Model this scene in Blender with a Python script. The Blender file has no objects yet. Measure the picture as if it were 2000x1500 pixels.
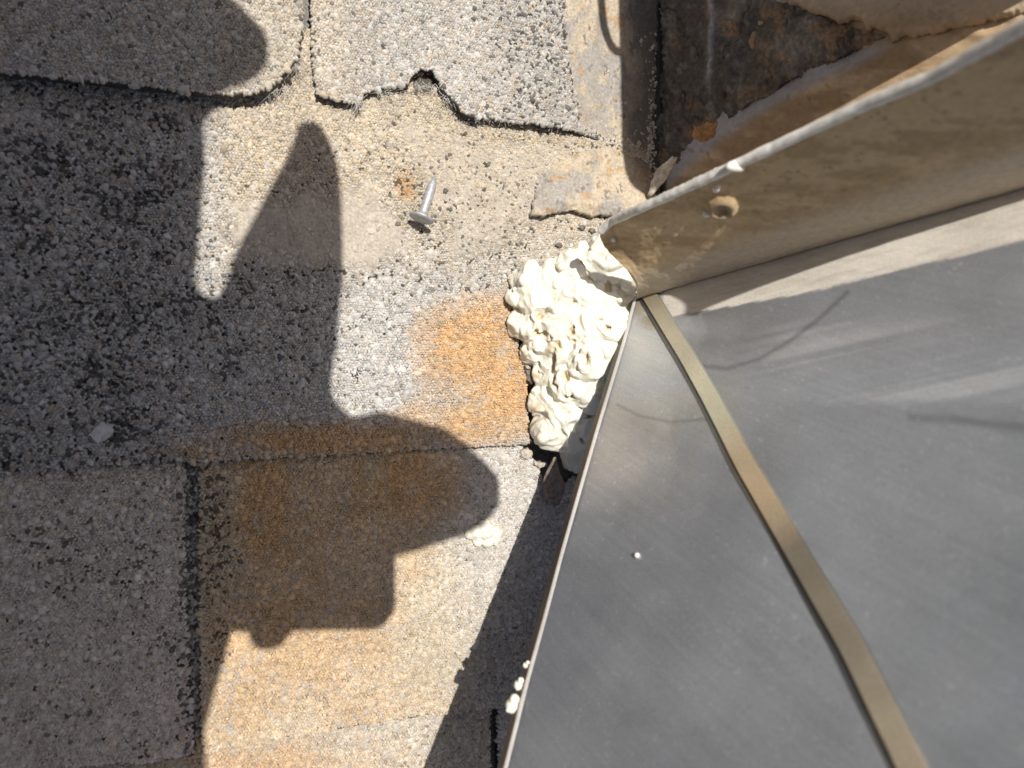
import bpy, bmesh, math, random
import numpy as np
from mathutils import Vector, Matrix

random.seed(7)
rng = np.random.default_rng(7)
scene = bpy.context.scene
COL = scene.collection

# ------------------------------------------------------------------ camera, sky, sun, exposure
# World: roof surface = z 0, x along the shingle courses, y up the slope. Metres.
F = 1387.0                                    # focal length in photo pixels (2000 wide)
Rv = np.array([.9364, -.0253, .3485]); Rv /= np.linalg.norm(Rv)
Bv = np.array([-.3486, 0, .9367]); Bv -= Rv * (Bv @ Rv); Bv /= np.linalg.norm(Bv)
Uv = np.cross(Bv, Rv)
CAM = Bv * .32
cam_data = bpy.data.cameras.new('camera')
cam = bpy.data.objects.new('camera', cam_data)
COL.objects.link(cam)
cam.matrix_world = Matrix(((Rv[0], Uv[0], Bv[0], CAM[0]), (Rv[1], Uv[1], Bv[1], CAM[1]),
                           (Rv[2], Uv[2], Bv[2], CAM[2]), (0, 0, 0, 1)))
cam_data.sensor_width = 36
cam_data.lens = 36 * F / 2000
cam_data.clip_start = .004
cam_data.clip_end = 500
cam_data.dof.use_dof = True
cam_data.dof.focus_distance = .312
cam_data.dof.aperture_fstop = cam_data.lens / 2.7      # a 2.7 mm wide phone aperture
scene.camera = cam

SD = np.array([.06, -.28, -1.0])              # sunlight travels this way
world = bpy.data.worlds.new('World'); scene.world = world; world.use_nodes = True
wn = world.node_tree
sky = wn.nodes.new('ShaderNodeTexSky'); sky.sky_type = 'NISHITA'; sky.sun_disc = False
sky.sun_elevation = math.radians(74); sky.sun_rotation = math.atan2(-SD[0], -SD[1])
sky.air_density = .7; sky.dust_density = 4.0; sky.ozone_density = .3
wn.links.new(sky.outputs[0], wn.nodes['Background'].inputs[0])
wn.nodes['Background'].inputs[1].default_value = .065
sl = bpy.data.lights.new('sun', 'SUN'); sl.energy = 4.6; sl.angle = math.radians(.53); sl.color = (1, .965, .91)
so = bpy.data.objects.new('sun', sl); COL.objects.link(so)
so.rotation_euler = Vector(SD).to_track_quat('-Z', 'Y').to_euler()
vs = scene.view_settings
vs.view_transform = 'Standard'; vs.look = 'None'; vs.gamma = 1; vs.exposure = .26; vs.use_curve_mapping = False
scene.cycles.use_denoising = True

# ------------------------------------------------------------------ pixel <-> place
def ray(x, y):
    x = np.asarray(x, float); y = np.asarray(y, float)
    return ((x - 1000) / F)[..., None] * Rv + ((750 - y) / F)[..., None] * Uv - Bv
def atZ(x, y, Z): return CAM + ray(x, y) * np.asarray(Z, float)[..., None]
def onz(x, y, z=0.0):
    d = ray(x, y); return CAM + d * ((z - CAM[2]) / d[..., 2])[..., None]
def proj(p):
    q = np.asarray(p, float) - CAM; z = -(q @ Bv)
    return 1000 + F * (q @ Rv) / z, 750 - F * (q @ Uv) / z
def shade_at(x, y, h):                         # the point at height h whose shadow falls on roof pixel x, y
    g = onz(x, y, .006); return g - SD * (h - .006)

# ------------------------------------------------------------------ noise
def _hash(ix, iy, seed):
    n = (ix.astype(np.int64) * 374761393 + iy.astype(np.int64) * 668265263 + seed * 1442695041) & 0xffffffff
    n = ((n ^ (n >> 13)) * 1274126177) & 0xffffffff
    return ((n ^ (n >> 16)) & 0xffffff) / float(0xffffff)
def vnoise(x, y, seed=0):
    x = np.asarray(x, float); y = np.asarray(y, float)
    ix = np.floor(x); iy = np.floor(y); fx = x - ix; fy = y - iy
    fx = fx * fx * (3 - 2 * fx); fy = fy * fy * (3 - 2 * fy)
    a = _hash(ix, iy, seed); b = _hash(ix + 1, iy, seed); c = _hash(ix, iy + 1, seed); d = _hash(ix + 1, iy + 1, seed)
    return (a * (1 - fx) + b * fx) * (1 - fy) + (c * (1 - fx) + d * fx) * fy
def fbm(x, y, seed=0, o=4):
    s = 0; a = .5; t = 0
    for k in range(o):
        s = s + a * vnoise(x * 2 ** k + 17 * k, y * 2 ** k - 9 * k, seed + k); t += a; a *= .55
    return s / t
def sm(x, a, b):
    t = np.clip((x - a) / (b - a), 0, 1); return t * t * (3 - 2 * t)
def inpoly(x, y, poly):
    x = np.asarray(x); r = np.zeros(x.shape, bool); n = len(poly)
    for i in range(n):
        x1, y1 = poly[i]; x2, y2 = poly[(i + 1) % n]
        if y1 == y2: continue
        r ^= ((y1 > y) != (y2 > y)) & (x < (x2 - x1) * (y - y1) / (y2 - y1) + x1)
    return r
def polydist(x, y, poly, closed=True):
    d = np.full(np.asarray(x).shape, 1e9); n = len(poly)
    for i in range(n if closed else n - 1):
        ax, ay = poly[i]; bx, by = poly[(i + 1) % n]
        vx, vy = bx - ax, by - ay; L = vx * vx + vy * vy + 1e-9
        t = np.clip(((x - ax) * vx + (y - ay) * vy) / L, 0, 1)
        d = np.minimum(d, np.hypot(x - ax - t * vx, y - ay - t * vy))
    return d
def sdist(x, y, poly):                         # positive inside
    return np.where(inpoly(x, y, poly), 1, -1) * polydist(x, y, poly)
def mix(a, b, t):
    t = np.asarray(t)[..., None]; return np.asarray(a) * (1 - t) + np.asarray(b) * t

# ------------------------------------------------------------------ materials
def principled(name, color=(.5, .5, .5), rough=.7, metal=0., attr=None, bump=None, var=None, sss=None, spec=.35):
    m = bpy.data.materials.new(name); m.use_nodes = True
    nt = m.node_tree; b = nt.nodes['Principled BSDF']
    b.inputs['Roughness'].default_value = rough; b.inputs['Metallic'].default_value = metal
    b.inputs['Specular IOR Level'].default_value = spec
    tc = nt.nodes.new('ShaderNodeNewGeometry').outputs['Position']
    if attr:
        a = nt.nodes.new('ShaderNodeAttribute'); a.attribute_name = attr; out = a.outputs['Color']
    else:
        c = nt.nodes.new('ShaderNodeRGB'); c.outputs[0].default_value = (*color, 1); out = c.outputs[0]
    if var:                                    # (scale, amount)
        n = nt.nodes.new('ShaderNodeTexNoise'); n.inputs['Scale'].default_value = var[0]; n.inputs['Detail'].default_value = 6
        nt.links.new(tc, n.inputs['Vector'])
        mr = nt.nodes.new('ShaderNodeMapRange'); mr.inputs[1].default_value = .25; mr.inputs[2].default_value = .75
        mr.inputs[3].default_value = 1 - var[1]; mr.inputs[4].default_value = 1 + var[1]
        nt.links.new(n.outputs[0], mr.inputs[0])
        mx = nt.nodes.new('ShaderNodeVectorMath'); mx.operation = 'SCALE'
        nt.links.new(out, mx.inputs[0]); nt.links.new(mr.outputs[0], mx.inputs['Scale']); out = mx.outputs[0]
    nt.links.new(out, b.inputs['Base Color'])
    if bump:                                   # list of (scale, strength, distance)
        prev = None
        for sc_, st, dist in bump:
            n = nt.nodes.new('ShaderNodeTexNoise'); n.inputs['Scale'].default_value = sc_; n.inputs['Detail'].default_value = 5
            nt.links.new(tc, n.inputs['Vector'])
            bp = nt.nodes.new('ShaderNodeBump'); bp.inputs['Strength'].default_value = st; bp.inputs['Distance'].default_value = dist
            nt.links.new(n.outputs[0], bp.inputs['Height'])
            if prev: nt.links.new(prev, bp.inputs['Normal'])
            prev = bp.outputs[0]
        nt.links.new(prev, b.inputs['Normal'])
    if sss:
        b.inputs['Subsurface Weight'].default_value = sss[0]; b.inputs['Subsurface Radius'].default_value = sss[1]
        b.inputs['Subsurface Scale'].default_value = sss[2]
    return m

M_gran = principled('mineral_granules', attr='col', rough=.78, var=(1600, .16), spec=.3)
M_asph = principled('shingle_asphalt', attr='col', rough=.85, var=(700, .35), bump=[(1500, .6, .0004)])
M_coat = principled('weathered_coating', attr='col', rough=.8, var=(900, .28), bump=[(900, .5, .0006), (3200, .4, .0002)])
M_tar = principled('old_tar', attr='col', rough=.62, var=(600, .4), bump=[(500, .5, .0008), (2600, .4, .0002)])
M_paint = principled('painted_metal', attr='col', rough=.6, var=(500, .14), bump=[(1500, .35, .0003)], spec=.3)
M_foam = principled('expanding_foam', attr='col', rough=.42, bump=[(420, .35, .0008)], sss=(.15, (1, .8, .45), .002), spec=.4)
M_nail = principled('galvanised_nail', (.40, .405, .41), .55, .4, var=(900, .3), bump=[(1800, .3, .0002)])
M_felt = principled('torn_felt', (.20, .15, .125), .85, var=(500, .45), bump=[(900, .6, .0006)])
M_chip = principled('grey_chip', (.17, .155, .135), .9, var=(700, .4), bump=[(1200, .6, .0006)])
M_fibre = principled('glass_fibre', (.55, .52, .47), .5)
M_splash = principled('dried_splash', (.5, .49, .47), .8, var=(500, .3), bump=[(900, .5, .0005)])

def metal_material():
    m = bpy.data.materials.new('weathered_sheet_metal'); m.use_nodes = True
    nt = m.node_tree; b = nt.nodes['Principled BSDF']
    pos = nt.nodes.new('ShaderNodeNewGeometry').outputs['Position']
    a = nt.nodes.new('ShaderNodeAttribute'); a.attribute_name = 'col'
    p = nt.nodes.new('ShaderNodeAttribute'); p.attribute_name = 'coat'
    n1 = nt.nodes.new('ShaderNodeTexNoise'); n1.inputs['Scale'].default_value = 60; n1.inputs['Detail'].default_value = 8
    n2 = nt.nodes.new('ShaderNodeTexNoise'); n2.inputs['Scale'].default_value = 1400; n2.inputs['Detail'].default_value = 4
    for n in (n1, n2): nt.links.new(pos, n.inputs['Vector'])
    mr = nt.nodes.new('ShaderNodeMapRange'); mr.inputs[1].default_value = .3; mr.inputs[2].default_value = .7
    mr.inputs[3].default_value = .93; mr.inputs[4].default_value = 1.07; nt.links.new(n1.outputs[0], mr.inputs[0])
    m2 = nt.nodes.new('ShaderNodeMapRange'); m2.inputs[1].default_value = .3; m2.inputs[2].default_value = .7
    m2.inputs[3].default_value = .9; m2.inputs[4].default_value = 1.1; nt.links.new(n2.outputs[0], m2.inputs[0])
    ml = nt.nodes.new('ShaderNodeMath'); ml.operation = 'MULTIPLY'
    nt.links.new(mr.outputs[0], ml.inputs[0]); nt.links.new(m2.outputs[0], ml.inputs[1])
    vm = nt.nodes.new('ShaderNodeVectorMath'); vm.operation = 'SCALE'
    nt.links.new(a.outputs['Color'], vm.inputs[0]); nt.links.new(ml.outputs[0], vm.inputs['Scale'])
    uv = nt.nodes.new('ShaderNodeAttribute'); uv.attribute_name = 'plane'
    def scratch(ang, sx_, sy_, lo, hi):
        mp = nt.nodes.new('ShaderNodeMapping'); mp.vector_type = 'POINT'; mp.inputs['Rotation'].default_value = (0, 0, math.radians(ang)); nt.links.new(uv.outputs['Vector'], mp.inputs['Vector'])
        ms = nt.nodes.new('ShaderNodeVectorMath'); ms.operation = 'MULTIPLY'; ms.inputs[1].default_value = (sx_, sy_, 1); nt.links.new(mp.outputs[0], ms.inputs[0])
        n = nt.nodes.new('ShaderNodeTexNoise'); n.inputs['Scale'].default_value = 1; n.inputs['Detail'].default_value = 3; nt.links.new(ms.outputs[0], n.inputs['Vector'])
        mr_ = nt.nodes.new('ShaderNodeMapRange'); mr_.inputs[1].default_value = lo; mr_.inputs[2].default_value = hi; nt.links.new(n.outputs[0], mr_.inputs[0]); return mr_.outputs[0]
    def add(x, y, op='ADD'):
        q = nt.nodes.new('ShaderNodeMath'); q.operation = op
        for k, v in enumerate((x, y)):
            if isinstance(v, float): q.inputs[k].default_value = v
            else: nt.links.new(v, q.inputs[k])
        return q.outputs[0]
    brushed = scratch(100, 14, 500, .35, .70)
    s1 = scratch(28, 60, 1500, .69, .74); s2 = scratch(-40, 70, 1300, .71, .75); s3 = scratch(75, 90, 1500, .72, .76)
    vor = nt.nodes.new('ShaderNodeTexVoronoi'); vor.inputs['Scale'].default_value = 130; nt.links.new(uv.outputs['Vector'], vor.inputs['Vector'])
    dust = nt.nodes.new('ShaderNodeMapRange'); dust.inputs[1].default_value = .11; dust.inputs[2].default_value = .06; nt.links.new(vor.outputs['Distance'], dust.inputs[0])
    sel = nt.nodes.new('ShaderNodeSeparateColor'); nt.links.new(vor.outputs['Color'], sel.inputs[0])
    dsel = add(add(sel.outputs[0], .72, 'GREATER_THAN'), dust.outputs[0], 'MULTIPLY')
    lines = add(add(add(s1, s2), s3), dsel)
    lines = add(lines, .42, 'MULTIPLY')
    br = nt.nodes.new('ShaderNodeMapRange'); br.inputs[3].default_value = .95; br.inputs[4].default_value = 1.04; nt.links.new(brushed, br.inputs[0])
    vb = nt.nodes.new('ShaderNodeVectorMath'); vb.operation = 'SCALE'; nt.links.new(vm.outputs[0], vb.inputs[0]); nt.links.new(br.outputs[0], vb.inputs['Scale'])
    lm = nt.nodes.new('ShaderNodeMix'); lm.data_type = 'RGBA'; lm.inputs['B'].default_value = (.62, .61, .58, 1); lm.clamp_factor = True
    nt.links.new(lines, lm.inputs['Factor']); nt.links.new(vb.outputs[0], lm.inputs['A'])
    nt.links.new(lm.outputs['Result'], b.inputs['Base Color'])
    mm = nt.nodes.new('ShaderNodeMapRange'); mm.inputs[3].default_value = .68; mm.inputs[4].default_value = 0
    nt.links.new(p.outputs['Fac'], mm.inputs[0]); nt.links.new(mm.outputs[0], b.inputs['Metallic'])
    mo = nt.nodes.new('ShaderNodeMapRange'); mo.inputs[3].default_value = .23; mo.inputs[4].default_value = .7
    nt.links.new(p.outputs['Fac'], mo.inputs[0])
    ad = nt.nodes.new('ShaderNodeMath'); ad.operation = 'MULTIPLY'
    nt.links.new(mo.outputs[0], ad.inputs[0]); nt.links.new(mr.outputs[0], ad.inputs[1])
    nt.links.new(ad.outputs[0], b.inputs['Roughness'])
    bp = nt.nodes.new('ShaderNodeBump'); bp.inputs['Strength'].default_value = .12; bp.inputs['Distance'].default_value = .0003
    nt.links.new(n2.outputs[0], bp.inputs['Height']); nt.links.new(bp.outputs[0], b.inputs['Normal'])
    return m
M_metal = metal_material()

# ------------------------------------------------------------------ object helpers
def tag(o, label=None, cat=None, group=None, kind=None):
    if label: o['label'] = label
    if cat: o['category'] = cat
    if group: o['group'] = group
    if kind: o['kind'] = kind
    return o
def empty(name, loc):
    o = bpy.data.objects.new(name, None); COL.objects.link(o); o.location = loc; o.empty_display_size = .01
    return o
def attach(o, parent):
    o.parent = parent
    M = parent.matrix_basis.copy(); q = parent.parent
    while q: M = q.matrix_basis @ M; q = q.parent
    o.matrix_parent_inverse = M.inverted()
def mesh_obj(name, verts, faces, mat, parent=None, col=None, smooth=True, extra=None):
    me = bpy.data.meshes.new(name)
    me.from_pydata(np.asarray(verts, float).tolist(), [], [list(map(int, f)) for f in faces]); me.update()
    return finish(name, me, mat, parent, col, smooth, extra)
def finish(name, me, mat, parent=None, col=None, smooth=True, extra=None):
    if col is not None: set_col(me, col)
    for k, v in (extra or {}).items():
        a = me.attributes.new(k, 'FLOAT', 'POINT'); a.data.foreach_set('value', np.asarray(v, np.float32).ravel())
    if smooth: me.polygons.foreach_set('use_smooth', [True] * len(me.polygons))
    me.materials.append(mat)
    o = bpy.data.objects.new(name, me); COL.objects.link(o)
    if parent: attach(o, parent)
    return o
def set_col(me, col):
    c = np.ones((len(me.vertices), 4), np.float32); c[:, :3] = np.clip(col, 0, 1)
    a = me.attributes.new('col', 'FLOAT_COLOR', 'POINT'); a.data.foreach_set('color', c.ravel())
def bm_obj(name, bm, mat, parent=None, smooth=True):
    me = bpy.data.meshes.new(name); bm.normal_update(); bm.to_mesh(me); bm.free()
    return finish(name, me, mat, parent, None, smooth)

# ================================================================== SETTING: ground, roof
gm = principled('lawn', (.06, .08, .03), .9, var=(.8, .4))
g = mesh_obj('ground', [(-150, -150, -3.2), (150, -150, -3.2), (150, 150, -3.2), (-150, 150, -3.2)], [(0, 1, 2, 3)], gm)
tag(g, kind='structure')

# ---- shingles: outlines in photo pixels, each lying at its own layer height
Z1, Z2, Z3, Z4 = .0120, .0065, .0034, .0
T1 = [(-500, 118), (-200, 132), (0, 150), (150, 163), (300, 178), (420, 190), (500, 188), (540, 168), (578, 122), (590, 60), (590, -60), (585, -420), (-500, -420)]
T2 = [(606, -420), (606, 0), (610, 140), (618, 190), (660, 200), (700, 206), (712, 184), (745, 178), (790, 172), (806, 150), (822, 138),
      (845, 143), (858, 178), (880, 200), (905, 230), (960, 238), (1050, 247), (1120, 257), (1175, 271), (1240, 290), (1300, 300), (1300, -420)]
T3 = [(-500, 60), (1300, 60), (1300, 520), (1200, 640), (1060, 640), (1008, 655), (1014, 690), (1028, 740), (1030, 800), (1032, 845), (1040, 866),
      (1000, 870), (940, 873), (860, 877), (800, 881), (700, 888), (600, 893), (480, 898), (365, 904), (250, 909), (150, 913), (0, 925), (-500, 955)]
T4 = [(-500, 900), (364, 860), (361, 905), (360, 1000), (364, 1200), (370, 1340), (378, 1420), (380, 1474), (300, 1488), (0, 1506), (-500, 1535)]
T5 = [(388, 860), (389, 1000), (389, 1200), (391, 1350), (394, 1450), (400, 1470), (500, 1452), (617, 1430), (700, 1416), (790, 1402), (900, 1388),
      (1000, 1378), (1330, 1360), (1330, 930), (1120, 930), (1085, 960), (1062, 938), (1048, 905), (1020, 880), (1020, 840)]
T6 = [(-500, 1480), (380, 1440), (640, 1400), (958, 1355), (956, 1500), (950, 2000), (-500, 2000)]
T7 = [(972, 1350), (1330, 1330), (1330, 2000), (970, 2000), (972, 1500)]

def lift1(px, py):   # the upper tabs curl up towards their lower edge
    return .0028 * sm(py, -60, 190) * (.6 + .8 * vnoise(px / 170., py * 0 + 1.5, 4))
def lift2(px, py):
    w = sm(py, 60, 215) * (1 - sm(px, 1040, 1180))
    return (.0022 * (.55 + .9 * vnoise(px / 90. + 3, py * 0 + .5, 9)) + .0012 * sm(px, 780, 830) * (1 - sm(px, 860, 1000))) * w - .0026 * sm(px, 1090, 1200)
def flat(px, py): return .0006 * (fbm(px / 220., py / 220., 3) - .5)
def lift3(px, py): return flat(px, py) - .0010 * np.exp(-(((px - 705) / 26.) ** 2 + ((py - 728) / 26.) ** 2)) + .0008 * np.exp(-((np.hypot(px - 705, py - 728) - 30) / 9.) ** 2)

# ---- colour of the mineral surface, as the thing itself is stained
def blob(px, py, cx, cy, rx, ry, p=1.0):
    n = .55 * (fbm(px / 48., py / 70., 21, 5) - .5)
    return np.clip(1 - np.hypot((px - cx) / rx, (py - cy) / ry) + n, 0, 1) ** p
def stains(px, py, tab):
    o = np.zeros(np.shape(px)); t = np.zeros(np.shape(px)); dk = np.zeros(np.shape(px)); wh = np.zeros(np.shape(px))
    if tab == 3:
        o = np.maximum.reduce([1.1 * blob(px, py, 795, 365, 26, 40, .7), 1.3 * blob(px, py, 925, 680, 130, 130, .7), 1.3 * blob(px, py, 985, 760, 120, 130, .7), 1.0 * blob(px, py, 920, 830, 210, 60, .7),
                               1.2 * blob(px, py, 640, 862, 260, 48, .7), .7 * blob(px, py, 400, 885, 150, 30)])
        t = np.maximum.reduce([.9 * sm(px, 380, 480) * (1 - sm(py, 330, 640)), .40 * blob(px, py, 650, 440, 330, 170), .35 * blob(px, py, 980, 700, 230, 260)])
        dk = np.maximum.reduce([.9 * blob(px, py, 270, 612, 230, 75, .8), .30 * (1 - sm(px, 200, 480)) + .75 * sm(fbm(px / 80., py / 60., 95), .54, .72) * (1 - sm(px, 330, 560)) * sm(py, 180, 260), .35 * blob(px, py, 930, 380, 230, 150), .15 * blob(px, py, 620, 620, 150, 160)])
        wh = .8 * blob(px, py, 740, 660, 170, 190)
    elif tab == 5:
        o = np.maximum.reduce([1.25 * blob(px, py, 520, 990, 95, 190, .7), 1.1 * blob(px, py, 800, 945, 130, 100, .7), .62 * blob(px, py, 600, 1010, 300, 230, .6), .9 * blob(px, py, 700, 960, 40, 160, .7), .8 * blob(px, py, 620, 1120, 60, 120, .8),
                               .75 * blob(px, py, 560, 1210, 260, 190, .6), .55 * blob(px, py, 470, 1380, 190, 160), .45 * blob(px, py, 700, 1390, 210, 120), .7 * blob(px, py, 680, 1190, 150, 90)])
        t = 1.15 * np.ones(np.shape(px)) * (1 - .6 * sm(px, 820, 960)); dk = .75 * blob(px, py, 410, 1000, 60, 330, .8)
        wh = .9 * sm(px, 780, 960) * (1 - sm(py, 1000, 1300))
    elif tab in (1, 2):
        t = .45 * sm(px, 300, 560) * (1 - sm(px, 620, 760)) + .12; dk = .35 * sm(px, 900, 1060) * (1 - .6 * sm(py, 200, 260)) + .75 * np.exp(-((px - 598) / 14.) ** 2)
    elif tab == 4: t = .3 + 0 * o; wh = .5 + 0 * o; dk = .03 + .4 * sm(px, 335, 365) + .35 * sm(fbm(px / 70., py / 70., 93), .55, .75)
    elif tab == 6: o = .8 * blob(px, py, 520, 1500, 300, 120); t = .6 + 0 * o; dk = .9 * (1 - sm(px, 340, 420)) * sm(px, 330, 360) * (1 - sm(py, 1300, 1400))
    elif tab == 8: dk = .95 + 0 * o
    return o, t, dk, wh
def gran_color(px, py, tab):
    n = len(px)
    o, t, dk, wh = stains(px, py, tab)
    r = rng.random(n); v = rng.normal(0, 1, n)
    base = np.empty((n, 3))
    base[:] = (.40, .385, .36)
    base[r < .30] = (.455, .44, .415)
    base[(r > .30) & (r < .42)] = (.31, .30, .285)
    base[(r > .42) & (r < .60)] = (.40, .345, .28)
    base[r > .975] = (.09, .088, .085)
    base *= (1 + .10 * v)[:, None]
    warm = (.50, .41, .28)
    base = mix(base, np.array(warm) * (1 + .1 * v)[:, None], np.clip(t * (.35 + .55 * rng.random(n)), 0, .8))
    base = mix(base, np.array((.52, .50, .47)) * (1 + .08 * v)[:, None], np.clip(wh * rng.random(n) * 1.2, 0, .8))
    orange = np.array((.475, .30, .145)) * (1 + .12 * v)[:, None]
    base = mix(base, orange, np.clip(o * 1.05 - .25 * rng.random(n) * (rng.random(n) < .4), 0, .92))
    grey = (rng.random(n) < .05 + .35 * sm(fbm(px / 28., py / 28., 71), .58, .72)) & (o > .15)
    base[grey] = base[grey] * .45 + np.array((.20, .19, .175))
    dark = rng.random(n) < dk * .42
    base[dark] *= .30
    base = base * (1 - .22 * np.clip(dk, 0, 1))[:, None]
    base *= (.86 + .28 * fbm(px / 45., py / 45., 40))[:, None]
    if tab == 4: base = base * np.array((1.17, 1.1, 1.07))
    return np.clip(base, .01, .75)

MUD = [  # smooth silt and sealant lying between and over the granules of shingle 3: (outline, strength)
    ([(455, 400), (560, 385), (700, 360), (760, 400), (790, 440), (812, 490), (740, 525), (640, 515), (520, 528), (470, 500)], 1.0),
    ([(780, 235), (1000, 262), (1180, 290), (1190, 430), (1040, 440), (960, 500), (870, 512), (860, 440), (760, 300)], .72),
    ([(640, 300), (760, 320), (790, 360), (720, 380), (640, 370)], .5),
    ([(560, 505), (1000, 500), (990, 560), (850, 550), (700, 540)], .5)]
def mud(px, py):
    m = np.zeros(np.shape(px))
    for poly, s in MUD: m = np.maximum(m, s * sm(sdist(px, py, poly) + 70 * (fbm(px / 40., py / 40., 77) - .5), -38, 36))
    return m

S1 = [(1096, -330), (1100, 60), (1116, 170), (1130, 238), (1178, 268), (1240, 288), (1278, 330), (1283, 250), (1289, 120), (1294, 0), (1296, -330)]
S2 = [(1052, 345), (1100, 305), (1150, 290), (1190, 284), (1272, 322), (1276, 380), (1262, 420), (1250, 432), (1205, 432), (1180, 425), (1150, 428), (1112, 416), (1085, 420), (1058, 428), (1030, 424), (1036, 400)]
def slab(poly, z, lift, th, tab, parent, name='shingle'):
    """one shingle: outline cut into a grid, lifted, with its own thickness"""
    P = onz(np.array([p[0] for p in poly], float), np.array([p[1] for p in poly], float), z)
    bm = bmesh.new()
    # ragged outline
    pts = []
    n = len(P)
    for i in range(n):
        a, b = P[i], P[(i + 1) % n]; k = max(1, int(np.linalg.norm(b - a) / .0022)) if np.linalg.norm(b - a) < .35 else 8
        for j in range(k):
            q = a + (b - a) * j / k
            dv = (b - a)[:2] / (np.linalg.norm(b - a) + 1e-9)
            r = (random.random() - .5) * .0010 if j else 0
            pts.append((q[0] - dv[1] * r, q[1] + dv[0] * r))
    vs_ = [bm.verts.new((x, y, 0)) for x, y in pts]
    bm.faces.new(vs_)
    xs = [p[0] for p in pts]; ys = [p[1] for p in pts]
    for lo, hi, ax in ((max(min(xs), -.24), min(max(xs), .09), 0), (max(min(ys), -.23), min(max(ys), .20), 1)):
        c = lo + .006
        while c < hi:
            co = [0, 0, 0]; co[ax] = c; no = [0, 0, 0]; no[ax] = 1
            bmesh.ops.bisect_plane(bm, geom=bm.verts[:] + bm.edges[:] + bm.faces[:], plane_co=co, plane_no=no, dist=1e-6)
            c += .006
    top = bm.faces[:]
    ext = bmesh.ops.extrude_face_region(bm, geom=top)
    low = {v for v in ext['geom'] if isinstance(v, bmesh.types.BMVert)}
    for v in low: v.co.z = -th
    bmesh.ops.recalc_face_normals(bm, faces=bm.faces[:])
    me = bpy.data.meshes.new(name); bm.to_mesh(me); bm.free()
    co = np.empty(len(me.vertices) * 3, np.float32); me.vertices.foreach_get('co', co); co = co.reshape(-1, 3).astype(float)
    px, py = proj(np.c_[co[:, :2], np.full(len(co), z)])
    co[:, 2] += z + lift(px, py)
    me.vertices.foreach_set('co', co.astype(np.float32).ravel()); me.update()
    c = np.tile((.035, .033, .031), (len(co), 1))
    o, t, dk, wh = stains(px, py, tab)
    c = mix(c, (.10, .055, .022), np.clip(o, 0, 1) * .8)
    c = mix(c, (.11, .09, .066), np.clip(t, 0, 1) * .6 * (1 - np.clip(dk, 0, 1)))
    out = np.maximum.reduce([-140 - px, px - 1330, -130 - py, py - 1640])
    c = mix(c, (.33, .315, .29), sm(out, -10, 10) * .9)
    ob = finish(name, me, M_asph, parent, c, False)
    return ob

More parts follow.
